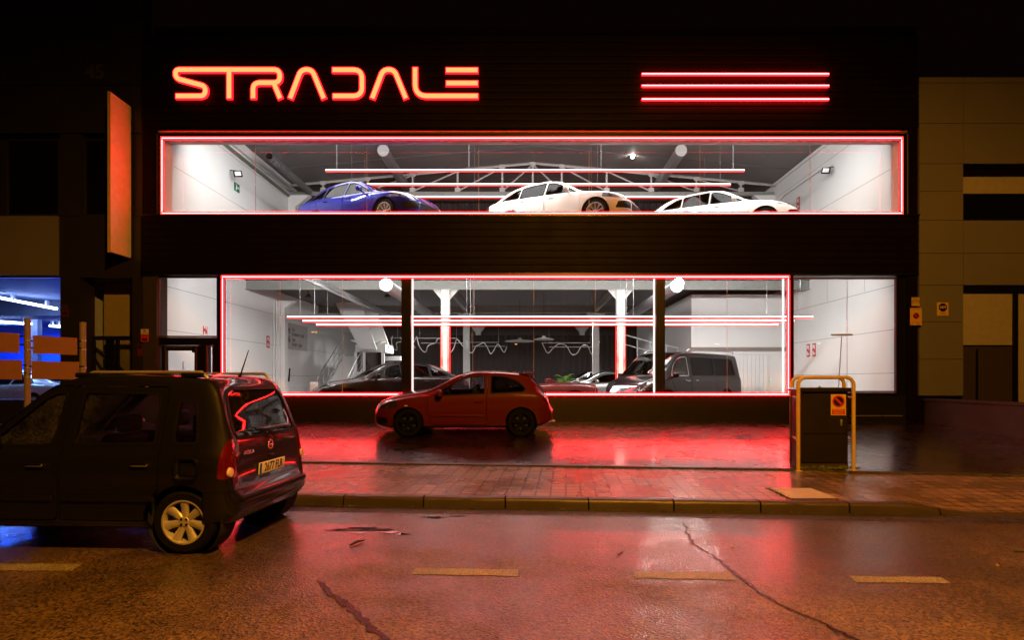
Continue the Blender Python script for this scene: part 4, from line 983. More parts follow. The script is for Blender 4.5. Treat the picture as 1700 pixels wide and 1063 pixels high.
# lower glazing: frames, mullions, LEDs, panes
z0, z1 = Z(655), Z(461)
def fbox(a, c, p0, p1, y0=15.03, y1=15.14, nm="window_frame"): return part(MB().box(X(a), X(c), y0, y1, Z(p1), Z(p0)), nm, M_clad2)
fbox(359, 370, 457.1, 696); fbox(1309.5, 1318, 457.1, 696); fbox(1490, 1505, 457.1, 696)
fbox(370.05, 1309.4, 457.2, 460.0); fbox(370.05, 1309.4, 655.6, 658)
fbox(666, 681.5, 460.1, 655.5, 15.02, 15.20, "mullion"); fbox(1089.5, 1104.5, 460.1, 655.5, 15.02, 15.20, "mullion")
part(MB().box(X(1505), XR-.001, 14.93, 15.4, Z(697), Z(457)-.001), "end_pier", M_clad)
part(MB().box(XL, X(262), 14.95, 15.4, Z(697), Z(457)-.001), "end_pier", mat("plum_grey_render", (.035,.028,.028), .6))
led_rect("red_light_strip", X(371.5), X(1307), Z(655), Z(460.5), 14.95, "red light line framing the wide lower showroom windows")
for px_, lab in ((684.3, "pink light line beside the window post with the capped duct behind"), (1086.6, "pink light line beside the window post next to the work lamp"), (1301.5, "inner pink light line just inside the lower window's end")):
    t = thing("vertical_light_strip", (X(px_), 15.1, Z(654)), lab, "light strip"); MB().box(X(px_)-.02, X(px_)+.02, 15.03, 15.07, Z(654)+.02, Z(462)).build("led_tube", emitter("pink_led", (1,.72,.66), 1.6), t, 30, True)
panes([X(372)+.01]+[X(p, 15.3) for p in (470,572)]+[X(665)], Z(655), Z(461), 15.11)
panes([X(683)]+[X(p, 15.3) for p in (786,886,987)]+[X(1088)], Z(655), Z(461), 15.11)
panes([X(1106)]+[X(p, 15.3) for p in (1203,)]+[X(1308)], Z(655), Z(461), 15.11)
# right plain window
M_brn = mat("bronze_frame", (.16,.06,.035), .35, .4)
wf = part(MB().frame(X(1316.5), X(1491.5), Z(652), Z(460.5), .04, 15.03, 15.10), "bronze_window_frame", M_brn)
panes([X(1318)]+[X(1400, 15.3)]+[X(1490)], Z(651), Z(461), 15.115)
part(MB().box(X(1318)+.01, X(1490)-.01, 15.03, 15.3, Z(696), Z(652.5)), "window_apron", M_clad2)
part(MB().box(X(1412), X(1497), 14.96, 15.02, Z(691.5), Z(690)), "door_sill", mat("yellowed_metal_sill", (.6,.5,.2), .3, .8))
part(MB().box(X(1318), X(1491), 14.99, 15.04, Z(458.6), Z(457.5)), "head_trim", M_steel)
# left window over the entrance door
part(MB().frame(X(260), X(361), Z(560), Z(458.5), .04, 15.03, 15.10), "bronze_window_frame", M_brn)
panes([X(262), X(359.5)], Z(559), Z(459), 15.115)
part(MB().box(X(262), X(359)-.001, 15.04, 15.35, Z(573), Z(560.5)), "transom", M_clad2)
t = thing("entrance_door", (X(300), 15.1, .46), "black framed glass entrance door under the small square window", "door")
MB().frame(X(265), X(328), Z(696), Z(574), .13, 15.08, 15.16).build("door_frame", M_clad2, t, 30, True)
MB().frame(X(271), X(324.5), Z(690), Z(576), .03, 15.06, 15.079).build("door_edge", M_brn, t, 30, True)
MB().box(X(272)+.05, X(322), 15.11, 15.12, Z(690), Z(578)).build("door_glass", M_pane, t, 30, True)
MB().tube([(X(303),15.07,Z(601)),(X(303),15.02,Z(601)),(X(303),15.02,Z(613)),(X(303),15.07,Z(613))], .012, 6).build("door_handle", M_steel, t, 40, True)
MB().rbox((X(320),15.05,Z(581)), (.09,.05,.14), .01).build("door_closer", M_blkpl, t, 40, True)
part(MB().box(X(328)+.002, X(340), 15.05, 15.3, Z(696), Z(573.2)), "door_post", M_clad2)
part(MB().frame(X(340)+.001, X(352), Z(696), Z(574), .03, 15.06, 15.13), "sidelight_frame", M_brn)
panes([X(341), X(351)], Z(695), Z(575), 15.2, joint=False)
part(MB().box(X(352)+.001, X(359)-.001, 15.05, 15.3, Z(696), Z(573.2)), "door_post", M_clad2)
M_joint = mat("wall_joint", (.22,.21,.20), .7)
for z_ in (4.16, 2.95, 1.75):
    part(MB().box(-9.9502, -9.948, 15.3, 35, z_-.006, z_+.006), "wall_joint", M_joint); part(MB().box(UX1-.002, UX1+.0002, 15.3, 22.0, z_-.006, z_+.006), "wall_joint", M_joint)
for y_ in (16.9, 19.0, 21.1): part(MB().box(UX1-.0022, UX1+.0002, y_-.005, y_+.005, 4.2, 5.1), "wall_joint", M_joint)
for z_ in (7.4, 8.9):
    part(MB().box(UX0-.0002, UX0+.002, 15.5, 22.8, z_-.006, z_+.006), "wall_joint", M_joint); part(MB().box(UX1-.002, UX1+.0002, 15.5, 22.8, z_-.006, z_+.006), "wall_joint", M_joint)
# ------------------------------------------------------------------ neon sign letters
sign = thing("name_sign", (X(540), 14.8, Z(163)), "glowing yellow and red STRADALE lettering on the black fascia", "sign")
SU = 560/1700.0                                      # source pixels per zoom pixel
def sp(x, y): return Vector((X(270+x*SU, 14.8), Z(80+y*SU, 14.8)))
def ribbon(path, w, closed=False):
    pts = [Vector(p) for p in path]; L1, R1 = [], []
    for i, p in enumerate(pts):
        a = (pts[i]-pts[i-1]).normalized() if i else None; c = (pts[i+1]-pts[i]).normalized() if i < len(pts)-1 else None
        a = a or c; c = c or a; na, nc = Vector((-a.y, a.x)), Vector((-c.y, c.x)); nn = na+nc; nn = nn/max(nn.length_squared/2, .35)
        L1.append(p+nn*w/2); R1.append(p-nn*w/2)
    return L1+R1[::-1], len(pts)
def open_fillet(path, r):
    out = [Vector(path[0])]
    for i in range(1, len(path)-1):
        p0, p1, p2 = map(Vector, (path[i-1], path[i], path[i+1])); a, b_ = p0-p1, p2-p1
        d = min(r[i-1] if isinstance(r, (list, tuple)) else r, a.length*.49 if len(path) > 3 else a.length*.9, b_.length*.49 if len(path) > 3 else b_.length*.9)
        A, B_ = p1+a.normalized()*d, p1+b_.normalized()*d
        for k in range(9): t = k/8; out.append(A*(1-t)**2+p1*2*t*(1-t)+B_*t*t)
    out.append(Vector(path[-1])); return out
def stroke(mb, path, r, w, y0, y1, ext=0.0):
    pts = [sp(*p) for p in path]
    if ext:
        pts[0] = pts[0]+(pts[0]-pts[1]).normalized()*ext; pts[-1] = pts[-1]+(pts[-1]-pts[-2]).normalized()*ext
    k = 7.91/1700*70/70; rs = [q*SU/62.867 for q in r] if r else 0
    pts = open_fillet(pts, rs) if len(pts) > 2 else pts
    poly, n_ = ribbon(pts, w); vs = [(p.x, y0, p.y) for p in poly]+[(p.x, y1, p.y) for p in poly]; m_ = len(poly); fs = []
    for i in range(n_-1):
        j = m_-1-i; fs.append((i, i+1, j-1, j)); fs.append((i+m_, j+m_, j-1+m_, i+1+m_))
    for i in range(m_): fs.append((i, (i+1) % m_, (i+1) % m_+m_, i+m_))
    mb.add(vs, fs)
letters = {
 'S': [([(66,239),(212,239),(216,190),(66,150),(62,106),(330,106)], [30,30,34,34])],
 'T': [([(334,118),(334,250)], None)],
 'R': [([(330,106),(590,106),(590,172),(455,172),(455,250)], [34,34,34]), ([(562,180),(591,250)], None)],
 'A': [([(642,250),(697,106),(752,106),(811,250)], [50,50])],
 'D': [([(856,107),(1004,107),(1004,239),(858,239)], [44,44])],
 'A2': [([(1056,250),(1111,106),(1166,106),(1225,250)], [50,50])],
 'L': [([(1272,96),(1272,239),(1588,239)], [60])],
 'E': [([(1429,108),(1587,108)], None), ([(1430,174),(1587,174)], None)]}
LW = 21*SU/62.867
for k, strokes in letters.items():
    off = {'S':0,'R':.0012,'T':.0006}.get(k, 0)
    b = MB()
    for p, r_ in strokes: stroke(b, p, r_, LW, 14.800+off, 14.812)
    lo = b.build("letter", M_letter, sign, 30, True)
    b = MB()
    for p, r_ in strokes: stroke(b, p, r_, LW+.046, 14.813+off, 14.862, .022)
    b.build("red_letter_edge", M_letred, lo, 30, True)
for i, (py_, w_) in enumerate(((123,'top'),(142.5,'middle'),(165,'bottom'))):
    t = thing("neon_tube", (X(1220,14.83), 14.83, Z(py_,14.83)), w_+" one of the three long red neon lines on the fascia", "neon light", "three red neon lines on the fascia")
    MB().rbox(((X(1065,14.83)+X(1376,14.83))/2, 14.83, Z(py_,14.83)), (X(1376,14.83)-X(1065,14.83), .05, .075), .024).build("tube", M_halo, t, 50, True)
    MB().box(X(1065,14.83)+.01, X(1376,14.83)-.01, 14.798, 14.803, Z(py_,14.83)-.007, Z(py_,14.83)+.007).build("glowing_core", M_core, t, 30, True)
    for xx in (X(1090,14.83), X(1350,14.83)): MB().box(xx-.01, xx+.01, 14.846, 14.90, Z(py_,14.83)-.01, Z(py_,14.83)+.01).build("clip", M_blkpl, t, 30, True)
# ------------------------------------------------------------------ building to the left
left = thing("dark_shop_building", (-13, 15, .4), "dark panelled neighbouring building with a blue-lit shop window", "building")
def lp(mb, nm, m, parent=None): return mb.build(nm, m, parent or left, 30, True)
M_lp = mat("charcoal_facade_panel", (.016,.014,.014), .5, var=.12, vscale=1)
XB = X(-140)
cols_ = [(-140,40),(41.2,100),(101.2,214),(215.2,234)]; rows_ = [(-60,60.5),(62,138.5),(140,219)]
for (a, c) in ((-140,99.5),(101,213),(214.5,234.3)):
    for (r0, r1) in rows_: lp(MB().box(X(a), X(c), 15.05, 15.2, Z(r1), Z(r0)), "facade_panel", M_lp)
lp(MB().box(XB, XL-.02, 15.21, 15.35, Z(357), 12.4), "backing_wall", M_clad)
for (a, c) in ((-140,-2),(2,94),(132,182)): 
    f_ = lp(MB().frame(X(a), X(c), Z(357), Z(228), .05, 15.1, 15.2), "upper_window", M_lp); lp(MB().box(X(a)+.051, X(c)-.051, 15.14, 15.15, Z(357)+.051, Z(228)-.051), "window_glass", M_dkglass, f_)
lp(MB().box(X(95), X(131), 15.08, 15.2, Z(357), Z(220)), "upper_pier", M_lp); lp(MB().box(X(183), XL-.021, 15.08, 15.2, Z(357), Z(220)), "upper_pier", M_lp)
lp(MB().box(XB, X(95), 15.0, 15.2, Z(457), Z(358.5)), "tan_fascia", M_tan)
lp(MB().box(X(95)+.003, XL-.022, 15.06, 15.2, Z(460), Z(358)), "lower_fascia", M_lp)
lp(MB().box(X(97), X(129), 15.06, 15.6, Z(697), Z(460)-.001), "pier", M_lp)
lp(MB().box(X(217), XL-.001, 15.06, 15.9, Z(697), Z(460)-.001), "pier", M_lp)
# entrance recess
lp(MB().box(X(129)-.05, X(217)+.05, 16.0, 16.1, .2, Z(455)), "recess_back_wall", mat("ochre_render", (.30,.26,.12), .7))
lp(MB().box(X(129)-.05, X(217)+.05, 15.4, 16.0, Z(460)+.01, Z(455)), "recess_ceiling", M_lp)
d = thing("glazed_entrance", (X(175), 15.5, .46), "black framed glazed entrance recessed in the dark facade", "door")
MB().box(X(131), X(216), 15.46, 15.54, Z(563), Z(556)).build("transom_bar", M_clad2, d, 30, True)
for a, c in ((154,166),(171,175),(210,216),(130,134)): MB().box(X(a), X(c), 15.46, 15.54, Z(697), Z(563)-.001).build("door_stile", M_clad2, d, 30, True)
MB().box(X(134), X(210), 15.50, 15.51, .5, Z(564)).build("door_glass", M_pane, d, 30, True)
MB().tube([P(146,570,15.55), P(205,617,15.55)], .05, 6).build("diagonal_bar", M_clad2, d, 50, True)
n45 = thing("house_number", (X(156), 15.0, Z(119)), "dim metal number 45 high on the dark facade", "house number")
text("digits", "45", .52, (X(155.5), 15.04, Z(118.5)), mat("dull_metal", (.10,.09,.085), .45, .5), n45, .008, bold=.012, world=True)
# blue shop interior
BX0, BX1, BY = -32.0, X(97), 15.25
M_bwall = mat("shop_wall", (.42,.50,.70), .6)
lp(MB().box(BX0, BX1+.0, 15.25, 24, .30, .5), "shop_floor", M_floorp)
lp(MB().box(BX0, BX1, 24, 24.1, .5, 4.6), "shop_back_wall", mat("blue_wall", (.10,.25,.75), .5))
lp(MB().box(BX1-.02, BX1+.12, 15.7, 24, .5, 4.6), "shop_side_wall", M_bwall); lp(MB().box(BX0-.1, BX0, 15.3, 24, .5, 4.6), "shop_side_wall", M_bwall)
lp(MB().box(BX0, BX1-.021, 15.3, 19.2, 4.28, 4.4), "shop_ceiling", M_bwall)
b = MB(); b.box(BX0, BX1-.021, 19.2, 19.3, 3.75, 4.28); x = BX0
while x < BX1-.2: b.box(x, x+.08, 19.3, 23.9, 3.8, 3.95); x += .22
lp(b, "slatted_ceiling", mat("slat_blue_grey", (.12,.14,.2), .6))
lp(MB().box(X(52,21), X(66,21), 20.9, 21.1, .5, 3.8), "shop_pillar", M_bwall)
lp(MB().box(BX0, BX1-.002, 15.2, 15.212, Z(697)+.1, Z(460.5)), "shop_window", M_pane)
lp(MB().box(BX0, BX1-.002, 15.13, 15.24, Z(460), Z(458)), "shop_window_head", M_steel)
lp(MB().box(BX0, BX1-.002, 15.06, 15.24, .2, Z(664)), "shop_plinth", M_lp)
M_bled = emitter("blue_white_tube", (.42,.55,1.0), 22)
def tube_light(p0, p1, r, label, m=M_bled):
    t = thing("shop_tube_light", p0, label, "tube light"); d_ = p1-p0
    MB().tube([p0, p1], r, 6).build("tube", m, t, 50, True)
    for f_ in (.12, .5, .88): q = p0+d_*f_; MB().box(q.x-.04, q.x+.04, q.y-.04, q.y+.04, q.z, q.z+.22).build("hanger", M_white, t, 30, True)
tube_light(P(-60,483,17), P(95,513,18.9), .045, "slanting blue white tube light near the shop ceiling")
tube_light(P(-60,530,20.5), P(52,538,20.5), .05, "level blue white tube light crossing the middle of the shop")
tube_light(P(83,541,21.5), P(110,543,21.5), .05, "short blue white tube light beside the shop pillar")
p = P(76,472,16.6); t = thing("shop_spotlight", p, "round glaring spotlight on the blue shop's ceiling", "spotlight")
MB().lathe([(.001,0),(.06,0),(.07,.1),(.001,.1)], p, 'z', 14).build("housing", M_white, t, 40, True); MB().lathe([(.001,-.006),(.055,-.006),(.055,-.002)], p, 'z', 14).build("lens", emitter("shop_spot", (.8,.9,1), 40), t, 40, True)
for (x_, y_, z_, e_, c_, sz_) in ((-19.5, 21.0, 3.6, 1300, (.01,.09,1), 2.0), (-16.5, 17.0, 4.2, 150, (.25,.55,1), 1.6)):
    t = thing("shop_fill_light", (x_, y_, z_), "added blue fill light deep in the shop" if y_ > 19 else "added cool fill light near the shop window", "fill light")  # area lamps added to fill the shop with blue
    MB().cbox((x_, y_, z_+.03), (sz_, .3, .04)).build("housing", M_white, t, 30, True)
    l = bpy.data.lights.new("shop_fill", 'AREA'); l.shape = 'RECTANGLE'; l.size = sz_; l.size_y = .3; l.energy = e_; l.color = c_; lo = bpy.data.objects.new("shop_fill", l); COL.objects.link(lo); lo.parent = t
# blade sign standing out from the wall
bl = thing("blade_sign", (-10.42, 15, Z(300)), "blank white blade sign standing out from the dark wall", "sign")
x_ = -10.41; zt_, zb_ = Z(178), Z(430)
ya, yb = 14.24, 14.98
MB().prism([(ya, zt_+.02), (yb, zt_+.0), (yb, zb_+.02), (ya, zb_+.02)], x_-.06, x_, 'x').build("panel", mat("blade_white", (.80,.77,.74), .45), bl, 30, True)
b = MB(); b.box(x_-.065, x_+.004, ya-.02, ya-.001, zb_, zt_+.03); b.build("edge_strip", M_yel, bl, 30, True)
for k in range(4): zz = zb_+.5+k*1.0; MB().box(x_-.045, x_-.01, yb, 15.08, zz, zz+.05).build("bracket", M_blkpl, bl, 30, True)
# stickers and small plates on the piers
def small_sign(px0, px1, py0, py1, m, label, marks=(), y=14.90, nm="notice", cat="notice"):
    cx, cz = (X(px0)+X(px1))/2, (Z(py0)+Z(py1))/2
    return sign_plate(nm, (cx, y, cz), abs(X(px1)-X(px0)), abs(Z(py0)-Z(py1)), m, label, marks, cat=cat)
M_paper = mat("paper_white", (.6,.56,.5), .5); M_ylw = mat("yellow_sign", (.62,.42,.06), .45)
small_sign(236.5, 249, 547, 555.5, M_paper, "white top notice on the plum pier above a red panel", [mk_box(-.03,.03,.01,.04,M_ink), mk_text("ALARMA", 0, -.03, .04, M_ink)], 14.94)
small_sign(236.5, 249, 556, 568, M_redink, "red notice panel on the plum pier", [mk_box(-.07,.07,-.07,-.01,M_ink)], 14.94)
small_sign(226, 235, 571, 591, mat("dim_red_notice", (.10,.015,.012), .5), "dim red notice beside the recessed entrance", [mk_box(-.05,.05,.03,.12,M_ink)], 15.05)
small_sign(98, 109.5, 505, 512, mat("dim_grey_notice", (.05,.03,.03), .5), "dim grey notice right of the blue shop window", [mk_text("AVISO", 0, 0, .05, M_ink)], 15.05)
small_sign(98.5, 111, 513, 526, mat("dim_red_notice2", (.09,.012,.01), .5), "dim red notice panel right of the blue shop window", [mk_box(-.06,.06,-.05,.02,M_ink)], 15.05)
def no_park(t, r, cz):
    MB().lathe([(.001,-.010),(r,-.010),(r,-.006)], (0,0,cz), 'y', 32).build("red_disc", M_redink, t, 40)
    MB().lathe([(.001,-.013),(r*.76,-.013),(r*.76,-.0101)], (0,0,cz), 'y', 32).build("blue_disc", mat("sign_navy", (.01,.012,.05), .4), t, 40)
    q = r*.76*.707; w_ = r*.13; MB().prism([(-q-w_, cz+q-w_), (-q+w_, cz+q+w_), (q+w_, cz-q+w_), (q-w_, cz-q-w_)], -.016, -.0131, 'y').build("red_bar", M_redink, t)
small_sign(1509, 1522, 495, 500, M_ylw, "thin yellow strip notice at the top of the end pier", [mk_text("VADO", 0, 0, .05, M_ink)], 14.9)
small_sign(1509, 1522, 501, 509, M_ylw, "yellow notice above the no parking plate on the pier", [mk_text("PERMANENTE", 0, .02, .035, M_ink)], 14.9)
t = small_sign(1506.5, 1525.5, 512.5, 541, M_ylw, "yellow no parking plate on the black end pier", [mk_text("AYUNTAMIENTO", .02, .19, .034, M_redink), mk_text("VADO PERMANENTE", 0, -.15, .033, M_redink), mk_text("Nº", -.09, -.20, .05, M_ink), mk_text("2416", .05, -.20, .05, M_ink)], 14.895); no_park(t, .083, .02)
# ------------------------------------------------------------------ building to the right
right = thing("tan_panel_building", (12.5, 15, .4), "tan panel-clad building beside the black showroom", "building")
def rp(mb, nm, m, parent=None): return mb.build(nm, m, parent or right, 30, True)
ys_ = [128,137.5,205,272,318,366,421,474,535,597,658]
for i in range(len(ys_)-1):
    rp(MB().box(X(1526.5), X(1599), 15.0, 15.1, Z(ys_[i+1])+.012, Z(ys_[i])), "facade_panel", M_tan)
    if i in (0, 1, 2, 5, 6):
        rp(MB().box(X(1599)+.012, X(1745), 15.0, 15.1, Z(ys_[i+1])+.012, Z(ys_[i])), "facade_panel", M_tan); rp(MB().box(X(1745)+.012, X(1900), 15.0, 15.1, Z(ys_[i+1])+.012, Z(ys_[i])), "facade_panel", M_tan)
rp(MB().box(X(1526), X(1900), 15.11, 15.16, .2, Z(366)), "backing_wall", M_clad); rp(MB().box(X(1526), X(1900), 15.11, 15.16, Z(272), Z(128.5)), "backing_wall", M_clad)
rp(MB().box(X(1526), X(1600), 15.111, 15.16, Z(366)+.001, Z(272)-.001), "backing_wall", M_clad)
rp(MB().box(X(1599.5), X(1900), 15.3, 15.5, Z(318), Z(272)), "window_recess", M_clad)
rp(MB().box(X(1600), X(1900), 15.20, 15.29, Z(318), Z(289)), "roller_blind", M_tan2)
rp(MB().box(X(1600), X(1900), 15.14, 15.16, Z(364), Z(318.5)), "upper_window", M_dkglass)
rp(MB().box(X(1600), X(1682), 15.03, 15.10, Z(573), Z(488)), "door_panel", M_tan2)
rp(MB().box(X(1600), X(1900), 14.99, 15.10, Z(487)+.002, Z(475)), "door_head", M_clad2)
rp(MB().box(X(1683), X(1690), 14.99, 15.10, .3, Z(487)), "door_mullion", M_clad2); rp(MB().box(X(1691), X(1900), 15.03, 15.10, .3, Z(488)), "door_panel", M_tan2)
rp(MB().box(X(1600), X(1682), 15.03, 15.10, .3, Z(575.5)), "dark_door", mat("brown_door", (.045,.035,.03), .4))
rp(MB().box(X(1621), X(1624), 15.0, 15.029, .4, Z(580)), "door_stile", M_clad2)
t = sign_plate("security_sign", (X(1564.5), 14.99, Z(513.5)), .30, .35, M_ylw, "square yellow plate with a dark octagon on the tan wall", cat="sign")
oc = [(.115*math.cos(R(22.5+45*k)), .045+.115*math.sin(R(22.5+45*k))) for k in range(8)]; MB().prism(oc, -.0115, -.0062, 'y').build("octagon", mat("octagon_blue", (.008,.01,.04), .4), t)
text("lettering", "ADT", .085, (0, -.0135, .045), M_ylw, t, .0015, bold=.004); text("lettering", "ALARMA", .035, (0, -.0075, -.105), M_ink, t, .001)
text("lettering", "CONECTADA", .028, (0, -.0075, -.14), M_ink, t, .001)
# low boundary wall running out from the corner
bw = MB(); x0_ = X(1527); 
bw.prism([(9.3, .0), (14.98, .3), (14.98, 1.02), (9.3, 1.02)], 10.5, 10.68, 'x'); bw.prism([(9.28, 1.02), (14.98, 1.02), (14.98, 1.08), (9.28, 1.08)], 10.46, 10.72, 'x')
o = bw.build("boundary_wall", mat("dark_stained_wall", (.035,.026,.024), .6, var=.3, vscale=2, bump=.3, bscale=30)); tag(o, "low dark boundary wall running out beside the tan building", "wall")

# ------------------------------------------------------------------ car shapes (metres, x from the rear bumper forward)
def spec_mpv(pm):      # small upright estate car
    L = 3.5
    return dict(L=L, W=1.62, paint=pm, tyre_r=.287, tyre_w=.165, rim_r=.20, arch=.325, axles=(.56, 2.92), spokes=(7, .06, .085, 0), rim_mat=M_rimsil,
        top=[(0,.50),(.03,.545),(.062,.58),(.075,.80),(.10,1.02),(.16,1.16),(.26,1.40),(.34,1.53),(.42,1.585),(.9,1.625),(1.35,1.635),(1.68,1.61),(1.92,1.53),(2.25,1.29),(2.58,1.06),(2.72,1.0),(3.1,.94),(3.36,.86),(3.47,.70),(3.5,.6)],
        belt=[(0,.46),(.06,.52),(.12,.90),(.4,.96),(1.5,.945),(2.4,.925),(2.8,.89),(3.2,.85),(3.4,.76),(3.5,.55)],
        bot=[(0,.34),(.15,.24),(.6,.20),(2.9,.20),(3.3,.22),(3.5,.32)],
        roofw=[(0,.60),(.1,.66),(.35,.60),(1.0,.62),(1.8,.61),(2.5,.66),(3.0,.68),(3.3,.62),(3.5,.5)],
        rear_round=(.30,.15), front_round=(.8,.34), crown=.09, tuck=.04,
        side_glass=[dict(poly=[(.42,.99),(.66,.985),(.655,1.37),(.50,1.36)], r=.05),
                    dict(poly=[(.83,.985),(1.60,.975),(1.56,1.445),(.83,1.43)], r=.05),
                    dict(poly=[(1.78,.97),(2.44,.955),(2.20,1.17),(1.99,1.35),(1.87,1.43),(1.73,1.445)], r=[.05,.03,.1,.12,.08,.05])],
        windshield=[(1.90,-.54),(2.56,-.62),(2.56,.62),(1.90,.54)], ws_z=.98, ws_mat=M_cwet,
        rear_glass=dict(proj='x', poly=[(-.60,1.01),(.60,1.01),(.50,1.47),(-.50,1.47)], depth=.6, mat=M_cwet2, r=.12),
        glass=M_cwet,
        doors=[dict(poly=[(.78,.30),(1.69,.30),(1.66,1.50),(.76,1.49)], handle=(.93,.80), r=.05, strip=(.80,1.66,.50)),
               dict(poly=[(1.71,.30),(2.50,.30),(2.60,.62),(2.56,.93),(2.27,1.20),(2.03,1.41),(1.88,1.49),(1.68,1.51)], handle=(1.90,.79), r=.05, strip=(1.74,2.50,.50))],
        handle_mat=M_chrome, handle_l=.16,
        lamps=[('tail_light', [(-.1,.67),(.18,.67),(.16,.94),(.12,1.02),(-.1,1.02)], .62, M_tail),
               ('headlight', [(3.1,.66),(3.6,.6),(3.6,.82),(3.1,.88)], .42, M_lampglass)],
        face=[('rear_bumper', [(-.9,.2),(.9,.2),(.9,.55),(-.9,.55)], -.1, .33, pm),
              ('front_bumper', [(-.9,.2),(.9,.2),(.9,.58),(-.9,.58)], 3.05, 3.6, pm)],
        seat_x=(1.05, 1.80), dash_x=2.42, dash_z=.98, mirror=(2.26, 1.03), rails=(.45, 1.72, .565, 1.625, mat('brushed_rail', (.5,.5,.5), .35, .7)), seat_h=.66)

def warp(S, f, xf=lambda p: p):
    g = lambda pts: [(f(p[0]), *p[1:]) for p in pts]
    for k in ('top', 'belt', 'bot', 'roofw'): S[k] = g(S[k])
    for k in ('axles', 'seat_x'): S[k] = tuple(f(v) for v in S[k])
    for w in S['side_glass']: w['poly'] = g(w['poly'])
    S['windshield'] = g(S['windshield']); S['dash_x'] = f(S['dash_x']); S['mirror'] = (f(S['mirror'][0]), S['mirror'][1])
    for d in S['doors']: d['poly'] = g(d['poly']); d['handle'] = (f(d['handle'][0]), d['handle'][1]); d['strip'] = (f(d['strip'][0]), f(d['strip'][1]), d['strip'][2])
    S['lamps'] = [(l[0], g(l[1]), *l[2:]) for l in S['lamps']]; S['face'] = [(q[0], q[1], f(q[2]), f(q[3]), *q[4:]) for q in S['face']]
    S['rails'] = (f(S['rails'][0]), f(S['rails'][1]), *S['rails'][2:]); S['L'] = f(S['L']); return S
MW = lambda x: x-.10 if x >= .5 else x*.80

def spec_hatch(pm):    # red sports hatchback with roof spoiler
    L = 3.98
    return dict(L=L, W=1.69, paint=pm, tyre_r=.31, tyre_w=.215, rim_r=.225, arch=.345, axles=(.70, 3.165), spokes=(5, .05, .07, .16), rim_mat=M_rimdark,
        top=[(0,.58),(.05,.64),(.09,.74),(.13,.86),(.24,1.03),(.38,1.20),(.50,1.31),(.62,1.355),(.9,1.395),(1.3,1.42),(1.7,1.42),(2.0,1.375),(2.4,1.20),(2.78,1.02),(2.95,.975),(3.4,.91),(3.7,.82),(3.88,.72),(3.95,.62),(3.98,.55)],
        belt=[(0,.56),(.12,.80),(.3,.93),(.8,.95),(1.6,.925),(2.6,.885),(2.95,.87),(3.4,.80),(3.75,.70),(3.98,.50)],
        bot=[(0,.32),(.2,.24),(.6,.20),(3.1,.18),(3.6,.17),(3.85,.18),(3.98,.22)],
        roofw=[(0,.55),(.2,.62),(.6,.57),(1.3,.58),(2.0,.57),(2.5,.62),(3.0,.66),(3.4,.62),(3.8,.52),(3.98,.42)],
        rear_round=(.45,.22), front_round=(.95,.40), crown=.09, tuck=.06,
        side_glass=[dict(poly=[(.66,.985),(1.36,.955),(1.36,1.33),(1.05,1.315),(.78,1.22),(.60,1.06)], r=[.05,.03,.03,.12,.14,.09], mat=M_cwet2),
                    dict(poly=[(1.50,.95),(2.60,.905),(2.48,1.0),(2.12,1.20),(1.86,1.30),(1.50,1.33)], r=[.03,.03,.1,.12,.1,.03])],
        windshield=[(1.96,-.51),(2.78,-.62),(2.78,.62),(1.96,.51)], ws_z=.95, ws_mat=M_cwet,
        rear_glass=dict(proj='z', poly=[(.19,-.60),(.50,-.50),(.50,.50),(.19,.60)], z=.92, mat=M_cwet2, r=.05), glass=M_cwet,
        doors=[dict(poly=[(1.45,.27),(2.64,.27),(2.74,.50),(2.74,.86),(2.46,1.05),(2.12,1.25),(1.86,1.365),(1.44,1.39)], handle=(1.62,.78), r=.05, strip=(1.50,2.66,.475))],
        handle_mat=pm,
        lamps=[('tail_light', [(-.1,.72),(.20,.74),(.23,.95),(.10,.98),(-.1,.98)], .52, M_tail),
               ('headlight', [(3.42,.64),(4.1,.60),(4.1,.76),(3.72,.80),(3.42,.80)], .40, M_lampglass)],
        face=[('rear_bumper', [(-.95,.2),(.95,.2),(.95,.60),(-.95,.60)], -.1, .34, pm),
              ('air_intake', [(-.55,.24),(.55,.24),(.55,.38),(-.55,.38)], 3.8, 4.1, M_blkpl),
              ('fog_lamp_recess', [(-.74,.28),(-.60,.28),(-.60,.42),(-.74,.42)], 3.5, 4.1, M_blkpl),
              ('fog_lamp_recess', [(.60,.28),(.74,.28),(.74,.42),(.60,.42)], 3.5, 4.1, M_blkpl),
              ('grille', [(-.36,.50),(.36,.50),(.32,.62),(-.32,.62)], 3.8, 4.1, M_blkpl)],
        seat_x=(1.45, 2.15), dash_x=2.68, dash_z=.92, mirror=(2.46, .97), mirror_mat=pm, seat_z=.26)

